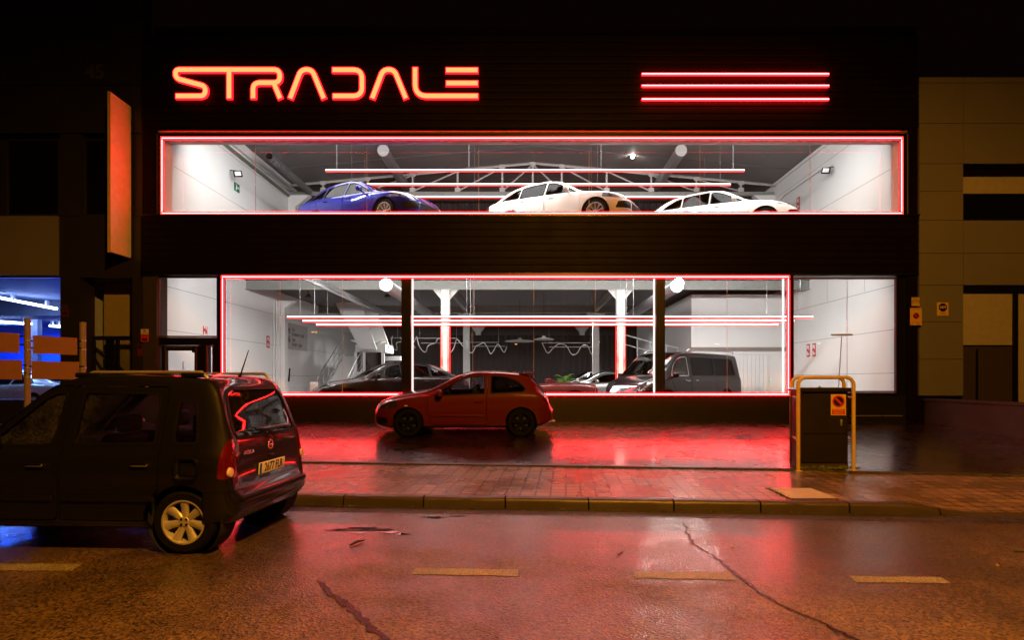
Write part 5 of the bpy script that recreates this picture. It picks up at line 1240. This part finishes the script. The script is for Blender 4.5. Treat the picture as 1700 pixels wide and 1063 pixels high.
def spec_suv(pm, coupe=False, lamp=0, gm=None):
    L = 4.72; gm = gm or M_cdark
    rt = [(0,.72),(.04,.80),(.09,1.0),(.2,1.12),(.45,1.30),(.75,1.47),(1.1,1.57),(1.6,1.62),(2.1,1.625),(2.5,1.57),(2.95,1.36),(3.3,1.14),(3.42,1.09),(3.8,1.04),(4.2,.96),(4.5,.85),(4.66,.70),(4.72,.60)]
    if coupe: rt = [(0,.72),(.04,.80),(.07,1.0),(.25,1.08),(.55,1.25),(.95,1.42),(1.4,1.54),(1.9,1.59),(2.3,1.575),(2.6,1.51),(3.0,1.33),(3.35,1.11),(3.45,1.07),(3.8,1.02),(4.2,.94),(4.5,.83),(4.66,.70),(4.72,.60)]
    ltz = .80 if not lamp else .78
    S = dict(L=L, W=1.92, paint=pm, tyre_r=.365, tyre_w=.25, rim_r=.27, arch=.41, axles=(1.0, 3.81), spokes=(10, .028, .03, .06), rim_mat=M_rimsil,
        top=rt, belt=[(0,.66),(.1,.92),(.4,1.06),(1.0,1.08),(2.0,1.05),(3.2,1.0),(3.5,.97),(4.0,.90),(4.4,.80),(4.72,.55)],
        bot=[(0,.42),(.2,.32),(.8,.25),(3.8,.24),(4.4,.26),(4.72,.36)],
        roofw=[(0,.6),(.25,.64),(.8,.60),(1.5,.63),(2.4,.62),(3.0,.68),(3.4,.74),(3.9,.70),(4.4,.60),(4.72,.46)],
        rear_round=(.55,.26), front_round=(1.05,.46), crown=.10, tuck=.07,
        side_glass=[dict(poly=[(.72,1.125),(1.32,1.115),(1.32,1.46),(1.12,1.42),(.86,1.28)] if not coupe else [(.75,1.115),(1.32,1.11),(1.32,1.42),(1.1,1.36),(.86,1.22)], r=.06, mat=M_cdark),
                    dict(poly=[(1.37,1.113),(2.18,1.085),(2.18,1.515),(1.75,1.505),(1.37,1.47)] if not coupe else [(1.37,1.108),(2.18,1.08),(2.18,1.485),(1.75,1.475),(1.37,1.43)], r=.03, mat=M_cdark),
                    dict(poly=[(2.25,1.083),(3.22,1.045),(3.0,1.19),(2.62,1.40),(2.42,1.485),(2.25,1.50)] if not coupe else [(2.25,1.078),(3.26,1.04),(3.0,1.18),(2.64,1.38),(2.42,1.46),(2.25,1.478)], r=[.03,.03,.1,.12,.1,.03], mat=gm)],
        windshield=[(2.46,-.55),(3.24,-.70),(3.24,.70),(2.46,.55)], ws_z=1.02,
        rear_glass=dict(proj='z', poly=[(.22,-.62),(.66,-.55),(.66,.55),(.22,.62)], z=1.05, mat=M_cdark),
        doors=[dict(poly=[(1.22,.52),(1.50,.36),(2.20,.36),(2.215,1.55),(1.55,1.53),(1.2,1.35),(1.05,1.08)] , handle=(1.50,.98), r=.06),
               dict(poly=[(2.23,.36),(3.24,.36),(3.36,.60),(3.38,1.0),(3.0,1.24),(2.62,1.46),(2.40,1.55),(2.23,1.56)], handle=(2.45,.955), r=.06)],
        lamps=[('tail_light', [(-.1,.86),(.28,.86),(.28,1.0),(-.1,1.02)], .45, M_tail),
               ('headlight', [(4.02,.76),(4.8,.68),(4.8,.80),(4.42,.90),(4.05,.88)] if not lamp else [(4.18,.80),(4.8,.72),(4.8,.85),(4.4,.90),(4.15,.90)], .42, M_lampglass)],
        face=[('grille', [(-.40,.40),(.40,.40),(.40,.66),(-.40,.66)], 4.3, 4.9, M_blkpl),
              ('side_intake', [(-.82,.42),(-.48,.42),(-.48,.64),(-.80,.60)], 4.2, 4.9, M_blkpl),
              ('side_intake', [(.48,.42),(.82,.42),(.80,.60),(.48,.64)], 4.2, 4.9, M_blkpl),
              ('rear_bumper', [(-.95,.3),(.95,.3),(.95,.60),(-.95,.60)], -.1, .4, M_blkpl)],
        seat_x=(1.65, 2.55), dash_x=3.15, dash_z=1.05, mirror=(2.98, 1.12), seat_z=.45)
    if lamp:
        S['spokes'] = (5, .07, .05, 0)
        S['face'][0] = ('grille', [(-.50,.60),(.50,.60),(.46,.80),(-.46,.80)], 4.3, 4.9, M_blkpl)
        S['face'].append(('lower_grille', [(-.45,.36),(.45,.36),(.45,.52),(-.45,.52)], 4.3, 4.9, M_blkpl))
    return S

def spec_van(pm):
    L = 5.14
    return dict(L=L, W=1.93, paint=pm, tyre_r=.345, tyre_w=.24, rim_r=.24, arch=.385, axles=(.98, 4.18), spokes=(5, .09, .07, 0),
        top=[(0,.62),(.03,.72),(.05,1.1),(.08,1.5),(.13,1.78),(.22,1.86),(.6,1.885),(1.5,1.90),(3.0,1.90),(3.35,1.86),(3.7,1.68),(4.15,1.34),(4.42,1.14),(4.6,1.07),(4.85,.96),(5.05,.80),(5.11,.68),(5.14,.6)],
        belt=[(0,.58),(.04,.9),(.08,1.10),(1.0,1.12),(3.0,1.11),(4.1,1.06),(4.4,1.02),(4.7,.95),(5.0,.78),(5.14,.55)],
        bot=[(0,.36),(.2,.28),(.8,.25),(4.2,.24),(4.8,.25),(5.14,.34)],
        roofw=[(0,.74),(.1,.76),(1.0,.77),(3.0,.76),(3.6,.74),(4.3,.76),(4.6,.72),(4.9,.62),(5.14,.5)],
        rear_round=(.22,.10), front_round=(.95,.42), crown=.10, tuck=.05,
        side_glass=[dict(poly=[(.42,1.16),(1.62,1.16),(1.62,1.72),(.50,1.70)], r=.05, mat=M_cdark),
                    dict(poly=[(1.70,1.16),(2.92,1.155),(2.92,1.72),(1.70,1.72)], r=.05, mat=M_cdark),
                    dict(poly=[(3.10,1.15),(3.95,1.13),(3.72,1.50),(3.50,1.66),(3.35,1.71),(3.10,1.715)], r=[.05,.05,.1,.1,.06,.04], mat=M_cclear, seal=M_chrome),
                    dict(poly=[(4.02,1.13),(4.24,1.12),(3.90,1.42)], r=.03, mat=M_cclear)],
        windshield=[(3.40,-.64),(4.36,-.74),(4.36,.74),(3.40,.64)], ws_z=1.08,
        rear_glass=dict(proj='x', poly=[(-.72,1.16),(.72,1.16),(.66,1.68),(-.66,1.68)], depth=.5, mat=M_cdark, r=.06),
        doors=[dict(poly=[(1.66,.36),(2.96,.36),(2.97,1.78),(1.66,1.78)], handle=(2.75,1.0), r=.05),
               dict(poly=[(3.02,.36),(3.72,.36),(3.88,.80),(4.05,1.08),(3.80,1.45),(3.52,1.72),(3.34,1.78),(3.02,1.79)], handle=(3.18,.99), r=.05)],
        handle_mat=M_chrome,
        lamps=[('tail_light', [(-.1,.92),(.13,.92),(.13,1.45),(-.1,1.45)], .74, M_tail),
               ('headlight', [(4.55,.78),(5.2,.68),(5.2,.84),(4.9,.95),(4.55,.96)], .46, M_lampglass)],
        face=[('grille', [(-.50,.64),(.50,.64),(.52,.84),(-.52,.84)], 4.7, 5.3, M_chrome),
              ('lower_grille', [(-.70,.34),(.70,.34),(.70,.50),(-.70,.50)], 4.6, 5.3, M_blkpl),
              ('rear_bumper', [(-.97,.25),(.97,.25),(.97,.58),(-.97,.58)], -.1, .3, M_blkpl)],
        seat_x=(1.3, 2.3, 3.25), dash_x=4.1, dash_z=1.1, mirror=(3.95, 1.16), seat_z=.58, seat_mat=M_beige, seat_h=.66,
        rails=(.35, 3.1, .80, 1.955, M_chrome))

def spec_coupe(pm):
    L = 4.5
    return dict(L=L, W=1.82, paint=pm, tyre_r=.33, tyre_w=.24, rim_r=.24, arch=.365, axles=(.9, 3.62), spokes=(5, .05, .04, .12),
        top=[(0,.66),(.04,.78),(.1,.90),(.3,.95),(.6,1.02),(1.0,1.18),(1.5,1.33),(2.0,1.38),(2.4,1.345),(2.8,1.19),(3.2,1.0),(3.3,.96),(3.7,.90),(4.1,.82),(4.36,.72),(4.46,.6),(4.5,.52)],
        belt=[(0,.60),(.1,.80),(.4,.90),(1.2,.92),(2.4,.885),(3.2,.85),(3.7,.79),(4.2,.68),(4.5,.48)],
        bot=[(0,.34),(.2,.26),(.8,.19),(3.6,.18),(4.2,.19),(4.5,.26)],
        roofw=[(0,.58),(.4,.6),(1.0,.52),(1.8,.52),(2.4,.53),(3.1,.66),(3.6,.66),(4.2,.55),(4.5,.42)],
        rear_round=(.5,.25), front_round=(1.0,.44), crown=.08, tuck=.06,
        side_glass=[dict(poly=[(1.0,.955),(1.72,.94),(1.72,1.25),(1.45,1.21)], r=.05, mat=M_cdark),
                    dict(poly=[(1.78,.94),(2.98,.91),(2.75,1.05),(2.42,1.21),(2.1,1.26),(1.78,1.26)], r=[.04,.04,.1,.1,.08,.04], mat=M_cdark)],
        windshield=[(2.38,-.46),(3.14,-.62),(3.14,.62),(2.38,.46)], ws_z=.9,
        rear_glass=dict(proj='z', poly=[(.66,-.5),(1.32,-.44),(1.32,.44),(.66,.5)], z=.95, mat=M_cdark),
        doors=[dict(poly=[(1.6,.28),(2.8,.28),(2.95,.55),(2.98,.86),(2.75,1.1),(2.42,1.26),(2.1,1.32),(1.7,1.32)], handle=(1.85,.80), r=.06)],
        lamps=[('tail_light', [(-.1,.70),(.2,.70),(.2,.82),(-.1,.84)], .4, M_tail), ('headlight', [(4.0,.60),(4.6,.54),(4.6,.66),(4.25,.74),(4.0,.72)], .42, M_lampglass)],
        face=[('grille', [(-.42,.40),(.42,.40),(.42,.56),(-.42,.56)], 4.2, 4.6, M_blkpl)],
        seat_x=(1.5, 2.2), dash_x=3.0, dash_z=.92, mirror=(2.75, .96), seat_z=.25)

def spec_roadster(pm):
    L = 4.4
    return dict(L=L, W=1.82, paint=pm, tyre_r=.33, tyre_w=.25, rim_r=.24, arch=.36, axles=(.85, 3.55), spokes=(10, .028, .03, .05), rim_mat=M_rimdark,
        top=[(0,.62),(.04,.74),(.1,.86),(.35,.92),(.9,.95),(1.45,.93),(2.2,.90),(3.0,.90),(3.5,.84),(4.0,.74),(4.3,.60),(4.4,.5)],
        belt=[(0,.56),(.1,.74),(.5,.85),(1.2,.86),(2.4,.83),(3.1,.82),(3.6,.76),(4.1,.64),(4.4,.46)],
        bot=[(0,.32),(.2,.24),(.8,.17),(3.5,.16),(4.1,.17),(4.4,.24)],
        roofw=[(0,.58),(.5,.66),(1.5,.70),(3.0,.68),(3.6,.62),(4.1,.52),(4.4,.4)],
        rear_round=(.5,.25), front_round=(1.0,.44), crown=.06, tuck=.06,
        side_glass=[], windshield=[(1.60,-.60),(2.72,-.60),(2.72,.60),(1.60,.60)], ws_z=.6, ws_mat=glass('open_cabin', (1,1,1), 0.0),
        doors=[dict(poly=[(1.7,.28),(2.75,.28),(2.9,.5),(2.9,.80),(1.6,.80)], handle=(1.85,.74), r=.05)],
        lamps=[('tail_light', [(-.1,.66),(.16,.66),(.16,.78),(-.1,.78)], .4, M_tail), ('headlight', [(3.85,.58),(4.5,.50),(4.5,.62),(4.1,.72),(3.85,.72)], .42, M_lampglass)],
        face=[('engine_vent', [(-.5,.3),(.5,.3),(.5,.45),(-.5,.45)], -.2, .1, M_blkpl)],
        seat_x=(2.0,), dash_x=2.75, dash_z=.90, mirror=(2.62, .93), seat_z=.2, seat_mat=mat('red_leather', (.35,.02,.015), .5), seat_h=.62)

# ------------------------------------------------------------------ cars
P_dark = paint("dark_slate_paint", (.005,.005,.007), .0, .5, wet=.10)
P_red = paint("rust_red_paint", (.095,.008,.004), .0, .45, wet=.35)
P_blue = paint("deep_blue_paint", (.012,.017,.24), .3, .3)
P_white = paint("pearl_white_paint", (.70,.69,.66), .0, .35)
P_black = paint("polished_black_paint", (.004,.0035,.004), .0, .3)
P_black.node_tree.nodes["Principled BSDF"].inputs["Coat IOR"].default_value = 1.27
P_dark.node_tree.nodes["Principled BSDF"].inputs["Coat IOR"].default_value = 1.4
P_silver = paint("silver_grey_paint", (.42,.43,.42), .6, .3)
P_maroon = paint("dark_maroon_paint", (.10,.022,.024), .3, .3)
# dark estate parked on the road
AY = 5.04; ang = -math.atan(.05)                     # parallel to the street
dirx = Vector((math.cos(math.pi+ang), math.sin(math.pi+ang), 0))      # forward = -x
mp = make_car("parked_estate_car", warp(spec_mpv(P_dark), MW), (0,0,0), math.pi+ang, "dark grey wet estate car with roof rails parked by the kerb", "car")
rear_near = Vector((X(303, AY), AY, 0))
lx = MW(.56)-1.70; ly = .81-.03                          # rear wheel in car coordinates, left side faces the camera
rot = Matrix.Rotation(math.pi+ang, 3, 'Z'); mp.location = rear_near-rot @ Vector((lx, ly, 0))
B0 = -1.70
def loc(x, y, z): return (x+B0, y, z)
# plate, badge, lettering, wiper, antenna on the tail
def tail_plate(root, x, z, txt, w=.52, h=.115, tilt=0):
    t = thing("number_plate", (x, 0, z), parent=root, rz=R(-90)); t.rotation_euler = (R(tilt), 0, R(-90))
    MB().rbox((0,0,0), (w,.012,h), .005).build("plate", M_white, t)
    MB().box(-w/2+.004, -w/2+.042, -.008, -.0061, -h/2+.004, h/2-.004).build("blue_band", M_platebl, t)
    text("lettering", txt, h*1.02, (.02, -.008, 0), M_ink, t, .001, sx=.82, bold=.0015)
tail_plate(mp, MW(.052)+B0, .685, "2677 FLR", tilt=4)
o = MB().tube([(MW(.074)+B0, .045*math.cos(a), .90+.045*math.sin(a)) for a in np.linspace(0, 2*math.pi, 25)[:-1]], .006, 6, closed=True).build("ring_badge", M_chrome, mp, 50)
MB().box(MW(.068)+B0, MW(.078)+B0, -.06, .06, .896, .904).build("badge_bar", M_chrome, mp)
text("model_lettering", "AGILA", .052, (MW(.060)+B0, .43, .872), M_chrome, mp, .003, rot=(R(90), 0, R(-90)), sx=1.25)
text("trim_lettering", "Comfort", .036, (MW(.066)+B0, -.46, .93), M_chrome, mp, .003, rot=(R(90), 0, R(-90)))
MB().rbox((MW(.066)+B0, 0, .79), (.03,.10,.03), .01).build("tailgate_lock", M_blkpl, mp, 50)
MB().tube([(MW(.055)+B0,-.10,.955),(MW(.045)+B0,-.02,.99),(MW(.075)+B0,.05,1.055)], .012, 6).build("wiper", M_blkpl, mp, 50)
MB().tube([(MW(.075)+B0,.30,1.085),(MW(.082)+B0,.05,1.06),(MW(.07)+B0,-.16,1.04)], .010, 6).build("wiper_blade", M_blkpl, mp, 50)
MB().tube([(MW(.48)+B0,.0,1.58),(MW(.46)+B0,.0,1.62),(MW(.36)+B0,.0,1.86)], [.022,.008,.004], 6).build("antenna", M_blkpl, mp, 50)
MB().rbox((MW(.60)+B0,.565,1.60), (.22,.05,.045), .015).build("rail_foot", M_blkpl, mp, 50); MB().rbox((MW(1.60)+B0,.565,1.60), (.26,.05,.045), .015).build("rail_foot", M_blkpl, mp, 50)
for s in (-1, 1): 
    MB().lathe([(.001,-.008),(.042,-.006),(.046,.01)], (.0,0,0), 'x', 20)
    o = MB().lathe([(.001,.0),(.040,.004),(.046,.02)], (MW(.060)+B0, s*.715, .725), 'x', 20).build("reversing_lamp", M_tailclear, mp, 50)
MB().rbox((MW(.5)+B0, .812, .77), (.20,.012,.18), .04).build("fuel_flap", P_dark, mp, 50)
MB().rbox((MW(.0)+B0, 0, .47), (.05,1.3,.045), .015).build("bumper_strip", M_blkpl, mp, 50)
# red hatchback on the forecourt
ix = (X(678,12.4)+X(865,12.4))/2; iy = 12.4+.81
gzi = (fore_z(ix, 12.45)+fore_z(ix, 14.0))/2
hb = make_car("red_hatchback", spec_hatch(P_red), (0,0,gzi), math.pi, "rust red three-door hatchback parked in front of the showroom", "car", rx=0)
hb.location = Vector((ix-(1.99-(.70+3.165)/2), iy, gzi)); hb.rotation_euler = (-math.atan((fore_z(ix,14)-fore_z(ix,12.45))/1.55), 0, math.pi)
H0 = -1.99
b = MB(); b.prism([(.46,1.345),(.75,1.372),(.75,1.392),(.42,1.385),(.40,1.365)], -.50, .50, 'y'); b.v = [(v[0]+H0, v[1], v[2]) for v in b.v]; b.build("roof_spoiler", P_red, hb, 40)
MB().tube([(.95+H0,0,1.40),(.90+H0,0,1.43),(.80+H0,0,1.60)], [.018,.007,.003], 6).build("antenna", M_blkpl, hb, 50)
MB().rbox((3.2+H0,.845,.69), (.07,.01,.025), .004).build("side_indicator", M_tailclear, hb, 50)
tail_plate(hb, .008+H0, .46, "5831 BRT")
MB().tube([(0.02+H0,.35,.30),(-.05+H0,.35,.29)], .035, 12).build("exhaust_tip", M_chrome, hb, 50)
# upstairs cars
def place(kind, S, px, D, z, yaw, label, cat="car", group=None):
    return make_car(kind, S, (X(px, D), D, z), yaw, label, cat, group)
UF = 5.95
c1 = place("blue_suv", spec_suv(P_blue), 613, 17.5, UF, R(-29), "deep blue SUV behind the upper showroom window", group=None)
c2 = place("white_suv", spec_suv(P_white), 933, 17.5, UF, R(-29), "pearl white SUV in the middle of the upper window")
c3 = place("white_suv", spec_suv(P_white, False, 1), 1196, 18.35, UF, R(-31), "white SUV with chrome-barred grille at the upper window's far end")
# downstairs cars
s1 = place("black_coupe_suv", spec_suv(P_black, True, gm=M_cclear), 648, 17.6, G0, R(180+28), "polished black coupe-backed SUV behind the lower window")
vn = make_car("black_van", spec_van(P_black), (4.8, 18.4, G0), R(180+40), "polished black van with roof rails inside the lower showroom", "van")
rd = make_car("open_sports_car", spec_roadster(P_maroon), (X(880,18.9), 18.9, G0), R(180+5), "dark red open sports car inside, behind the red hatchback", "car")
R0 = -2.2
for s in (-1, 1): MB().tube([(2.75+R0, s*.66, .84), (2.28+R0, s*.54, 1.15)], .022, 6).build("windscreen_pillar", P_maroon, rd, 50)
MB().tube([(2.28+R0, -.54, 1.15), (2.28+R0, .54, 1.15)], .02, 6).build("windscreen_header", P_maroon, rd, 50)
MB().add([(2.75+R0,-.66,.86),(2.75+R0,.66,.86),(2.29+R0,.53,1.14),(2.29+R0,-.53,1.14)], [(0,1,2,3)]).build("windscreen_glass", M_cclear, rd)
for s in (-1, 1): MB().prism([(1.25+R0,.90),(1.62+R0,.93),(1.66+R0,1.04),(1.55+R0,1.06)], s*.36-.16, s*.36+.16, 'y').build("headrest_fairing", P_maroon, rd, 40)
sc = place("silver_coupe", spec_coupe(P_silver), 1000, 25.5, G0, R(180+8), "silver grey coupe parked deep inside beside the palm")
ds = copy_tree(s1); ds.name = "dark_suv"; ds.location = (X(985,29.5), 29.5, G0); ds.rotation_euler = (0,0,R(180+5)); tag(ds, "dark SUV silhouette before the back curtain", "car")
bc = copy_tree(sc, None, {P_silver: paint("ice_white_paint", (.6,.62,.66), .2, .35)}); bc.name = "pale_coupe"; bc.location = (X(40,17.6), 17.6, .5); bc.rotation_euler = (0,0,R(172)); tag(bc, "pale coupe displayed in the blue-lit shop window", "car")

# ------------------------------------------------------------------ street furniture
cabx, caby = X(1366, 9.05), 9.15
gz = .135
cab = thing("utility_cabinet", (cabx, caby, gz), "black utility cabinet with a no parking plate, between yellow rails", "utility cabinet")
cab.rotation_euler = (0, 0, -.05)
M_cab = mat("black_cabinet_paint", (.012,.009,.008), .45, .2, var=.2, vscale=4)
MB().box(-.37,.37,-.16,.20,0,.10).build("plinth", M_conc, cab); MB().box(-.36,.36,-.165,.19,.101,1.24).build("body", M_cab, cab)
MB().box(-.345,.345,-.178,-.166,.12,.56).build("lower_door", M_cab, cab); MB().box(-.345,.345,-.178,-.166,.575,1.22).build("upper_door", M_cab, cab)
MB().prism([(-.41,1.241),(.41,1.241),(.41,1.27),(.38,1.30),(-.38,1.30),(-.41,1.27)], -.22, .22, 'y').build("lid", M_cab, cab)
MB().lathe([(.001,.03),(.02,.02),(.02,0)], (0,0,1.30), 'z', 12).build("lid_bolt", M_steel, cab); MB().rbox((.25,-.185,.75), (.03,.02,.10), .005).build("door_lock", M_steel, cab)
t = thing("no_parking_plate", (cabx+.195, caby-.195, gz+1.03), "yellow no parking plate fixed to the black cabinet", "sign", rz=-.05)
MB().box(-.115,.115,-.004,.004,-.165,.165).build("plate", M_ylw, t)
for o_ in [1]:
    t2 = thing("prohibition_disc", (0, .002, 0), parent=t); no_park(t2, .095, .055)
MB().box(-.098,.098,-.008,-.0041,-.15,-.066).build("red_panel", M_redink, t)
for s_, z_ in (("PROHIBIDO", -.088), ("APARCAR", -.128)): text("lettering", s_, .032, (0,-.009,z_), M_ylw, t, .001)
def hoop(x0, x1, y, ztop, zf, label):
    t = thing("yellow_guard_rail", ((x0+x1)/2, y, zf), label, "guard rail", "yellow tubular rails round the cabinet")
    rr = .12; pts = [(x0, y, zf-.02)]
    for k in range(7): a = math.pi-k/6*math.pi/2; pts.append((x0+rr+rr*math.cos(a), y, ztop-rr+rr*math.sin(a)))
    for k in range(7): a = math.pi/2-k/6*math.pi/2; pts.append((x1-rr+rr*math.cos(a), y, ztop-rr+rr*math.sin(a)))
    pts.append((x1, y, zf-.02)); MB().tube(pts, .029, 12).build("hoop", M_yel, t, 60, True)
    for x in (x0, x1): MB().lathe([(.001,.02),(.06,.018),(.065,0)], (x, y, zf), 'z', 16).build("base_plate", M_yel, t, 40, True)
    return t
h1 = hoop(X(1325,8.85), X(1417,8.85), 8.85, 1.597, .135, "front yellow guard hoop before the black cabinet")
h2 = hoop(X(1314,9.5), X(1401,9.5), 9.5, 1.60, .145, "rear yellow guard hoop behind the black cabinet")
for (xa, xb) in ((X(1325,8.85), X(1314,9.5)), (X(1417,8.85), X(1401,9.5))):
    for zz in (1.28, .62): MB().tube([(xa, 8.88, zz), (xb, 9.47, zz)], .018, 8).build("cross_rail", M_yel, h1, 50, True)
# posts with blank boards beyond the parked car
M_post = mat("brown_grey_post", (.20,.15,.12), .55, var=.1); M_board = mat("bare_board", (.34,.16,.15), .55, var=.05)
D_ = 9.4
for px_, top_, lab in ((45.5, 545, "taller round post carrying blank boards at the shop window"), (137.5, 552, "round post carrying blank boards beside the recessed entrance")):
    t = thing("sign_post", (X(px_,D_), D_, .16), lab, "post", "round posts of the blank board stand")
    MB().lathe([(.001,2.43-.0),(.045,2.42),(.045,0)], (X(px_,D_), D_, .16-(.0 if px_ < 100 else .07)), 'z', 20).build("pole", M_post, t, 40, True)
    for zz in (2.2, 2.05, 1.75, 1.6): MB().lathe([(.0455,0),(.049,0),(.049,.02),(.0455,.02)], (X(px_,D_), D_, zz), 'z', 20).build("clamp_band", M_steel, t, 40, True)
for (a0, a1, t0, t1, b0, b1, lab) in ((-62,32.3,548.5,554.5,583,586.5,"blank board left of the taller post, upper row"), (57,128.5,557.5,562,587.5,590,"blank board between the posts, upper row"), (-58,37,597,598.5,629,630.5,"blank board left of the taller post, lower row"), (54.5,132,600,601.5,630,630.5,"blank board between the posts, lower row")):
    xa, xb = X(a0,D_-.05), X(a1,D_-.05); t = thing("blank_board", ((xa+xb)/2, D_-.06, Z((t0+b0)/2,D_)), lab, "board")
    MB().prism([(xa, Z(b0,D_)), (xb, Z(b1,D_)), (xb, Z(t1,D_)), (xa, Z(t0,D_))], D_-.075, D_-.052, 'y').build("panel", M_board, t, 30, True)
    for zz in (Z((t0*.7+b0*.3),D_), Z((t0*.3+b0*.7),D_)): MB().box(xa-.06, xb+.06, D_-.051, D_-.035, zz-.012, zz+.012).build("fixing_bar", M_blkpl, t, 30, True)
# access cover in the pavement
q = [gp(1276,811,.135), gp(1345,811,.135), gp(1392,829,.135), gp(1314,829,.135)]
t = thing("pavement_access_cover", ((q[0][0]+q[2][0])/2, (q[0][1]+q[2][1])/2, .17), "ribbed metal access cover set in the pavement near the cabinet", "access cover")
M_cov = mat("worn_cover_metal", (.50,.43,.36), .42, .1, var=.1)
MB().prism(q, .110, .137, 'z').build("cover_plate", M_conc, t, 30, True)
b = MB(); n_ = 18
for k in range(n_):
    f0, f1 = (k+.2)/n_, (k+.75)/n_; A = Vector(q[0]).lerp(Vector(q[1]), f0); A2 = Vector(q[0]).lerp(Vector(q[1]), f1); C_ = Vector(q[3]).lerp(Vector(q[2]), f0); C2 = Vector(q[3]).lerp(Vector(q[2]), f1)
    b.prism([tuple(A.lerp(C_, .04)), tuple(A2.lerp(C2, .04)), tuple(A2.lerp(C2, .96)), tuple(A.lerp(C_, .96))], .1371, .141, 'z')
b.build("tread_ribs", mat("pale_cover_ribs", (.80,.70,.60), .45), t, 30, True)
# twigs and leaves on the road
M_twig = mat("wet_twig", (.035,.025,.012), .6)
for (a, c, lab) in (((581,908),(604,900),"short dark stick lying on the wet road between car and lane dash"), ((1622,917),(1700,925),"dark stick on the road near the dropped kerb"), ((1620,920),(1634,923),"x")):
    if lab == "x": continue
    p0, p1 = gp(*a), gp(*c); 
    if a[0] == 1622: p0, p1 = gp(1682,917), gp(1712,921)
    tag(MB().tube([(p0[0],p0[1],.012), ((p0[0]+p1[0])/2,(p0[1]+p1[1])/2+.01,.022), (p1[0],p1[1],.012)], [.010,.013,.008], 6).build("stick", M_twig, None, 50), lab, "stick")
def leaf(px_, py_, s_, lab, m_):
    X0, Y0 = gp(px_, py_); a = random.uniform(0, 6); vs = []
    for k in range(10):
        th = 2*math.pi*k/10; u, v = s_*math.cos(th), s_*.45*math.sin(th); vs.append((X0+u*math.cos(a)-v*math.sin(a), Y0+u*math.sin(a)+v*math.cos(a), .012+.008*math.cos(th*2)))
    tag(MB().add(vs, [tuple(range(10))]).build("fallen_leaf", m_, None, None), lab, "leaf", kind="thing")
M_leaf = mat("yellow_leaf", (.32,.22,.04), .5); M_leafd = mat("brown_leaf", (.05,.03,.015), .5)
leaf(1218, 909, .035, "small yellow leaf on the road beside the long crack", M_leaf); leaf(1029, 921, .04, "dark leaf on the road above the middle lane dash", M_leafd); leaf(736, 857, .03, "dark leaf by the small puddles", M_leafd); leaf(1658, 942, .03, "pale yellow leaf on the road near the dropped kerb", M_leaf)
# weeds along joints and edges
b = MB(); rg = random.Random(11)
def tuft(x, y, z, n_, h):
    for k in range(n_):
        a = rg.uniform(0, 6.28); l = rg.uniform(.4, 1)*h; q = Vector((math.cos(a), math.sin(a), 0)); p = Vector((x+rg.uniform(-.04,.04), y+rg.uniform(-.015,.015), z)); w_ = rg.uniform(.003,.008)
        s = Vector((-q.y, q.x, 0))*w_; b.add([p-s, p+s, p+q*l*.45+Vector((0,0,l*.7))+s*.6, p+q*l*.9+Vector((0,0,l*.6+.0))], [(0,1,2),(0,2,3)])
for k in range(230):
    x = rg.uniform(-3, 11); tuft(x, back_y(x)-.105+rg.uniform(-.01,.01), side_z(x,1)+.0, 4, .03 if x < 4.5 else .05)
for k in range(70):
    x = rg.uniform(-3, 4.6); tuft(x, kerb_y(x)-.012, .004, 3, .025)
for k in range(40): f_ = rg.random(); p = Vector(q_ := (q[3][0]*(1-f_)+q[2][0]*f_, q[3][1]*(1-f_)+q[2][1]*f_)); tuft(p.x, p.y-.01, .13, 3, .02) if rg.random() < .35 else None
for k in range(26): f_ = rg.random(); tuft(q[0][0]*(1-f_)+q[3][0]*f_-.01, q[0][1]*(1-f_)+q[3][1]*f_, .13, 3, .03)
for k in range(60): tuft(cabx+rg.uniform(-.5,.5), caby-.22+rg.uniform(-.05,.05), .15, 5, rg.uniform(.04,.10))
tag(b.build("weeds", mat("weed_green", (.10,.12,.03), .7, var=.2), None, None), kind="stuff")
# ------------------------------------------------------------------ street lamps (behind the photographer; seen as glints in the glass)
def street_lamp(x, y, h, label, power, spot=True, r=.24, s=60):
    t = thing("street_lamp", (x, y, 0), label, "street lamp", "sodium street lamps")
    MB().tube([(x,y,-.03),(x,y,h*.6),(x,y,h+.2),(x,y+.25,h+.45),(x,y+1.0,h+.5)], [.09,.07,.05,.045,.04], 10).build("pole", M_steel, t, 50, True)
    MB().rbox((x, y+1.25, h+.48), (.28,.7,.14), .05).build("lamp_head", M_steel, t, 50, True)
    MB().lathe([(.001,-.07),(r*.8,-.06),(r,0),(.001,0)], (x, y+1.3, h+.405), 'z', 20).build("lens", emitter("sodium_lens", (1,.42,.05), s), t, 50, True)
    if spot:
        l = bpy.data.lights.new("sodium_light", 'SPOT'); l.energy = power; l.color = (1,.375,.032); l.spot_size = R(165); l.spot_blend = .4; l.shadow_soft_size = .12
        lo = bpy.data.objects.new("sodium_light", l); COL.objects.link(lo); lo.parent = t; lo.location = (0, 1.3, h+.30); lo.rotation_euler = (R(18), 0, 0)
street_lamp(2.2, -2.6, 9.5, "sodium street lamp standing behind the camera", 10500)
for (x, y, h) in ((-34.2,-63,9),(-29,-87,9),(-2,-93,9),(41,-93,9),(62,-91,9)):
    street_lamp(x, y, h, "distant sodium street lamp mirrored in the glass", 0, False, .45, 90)
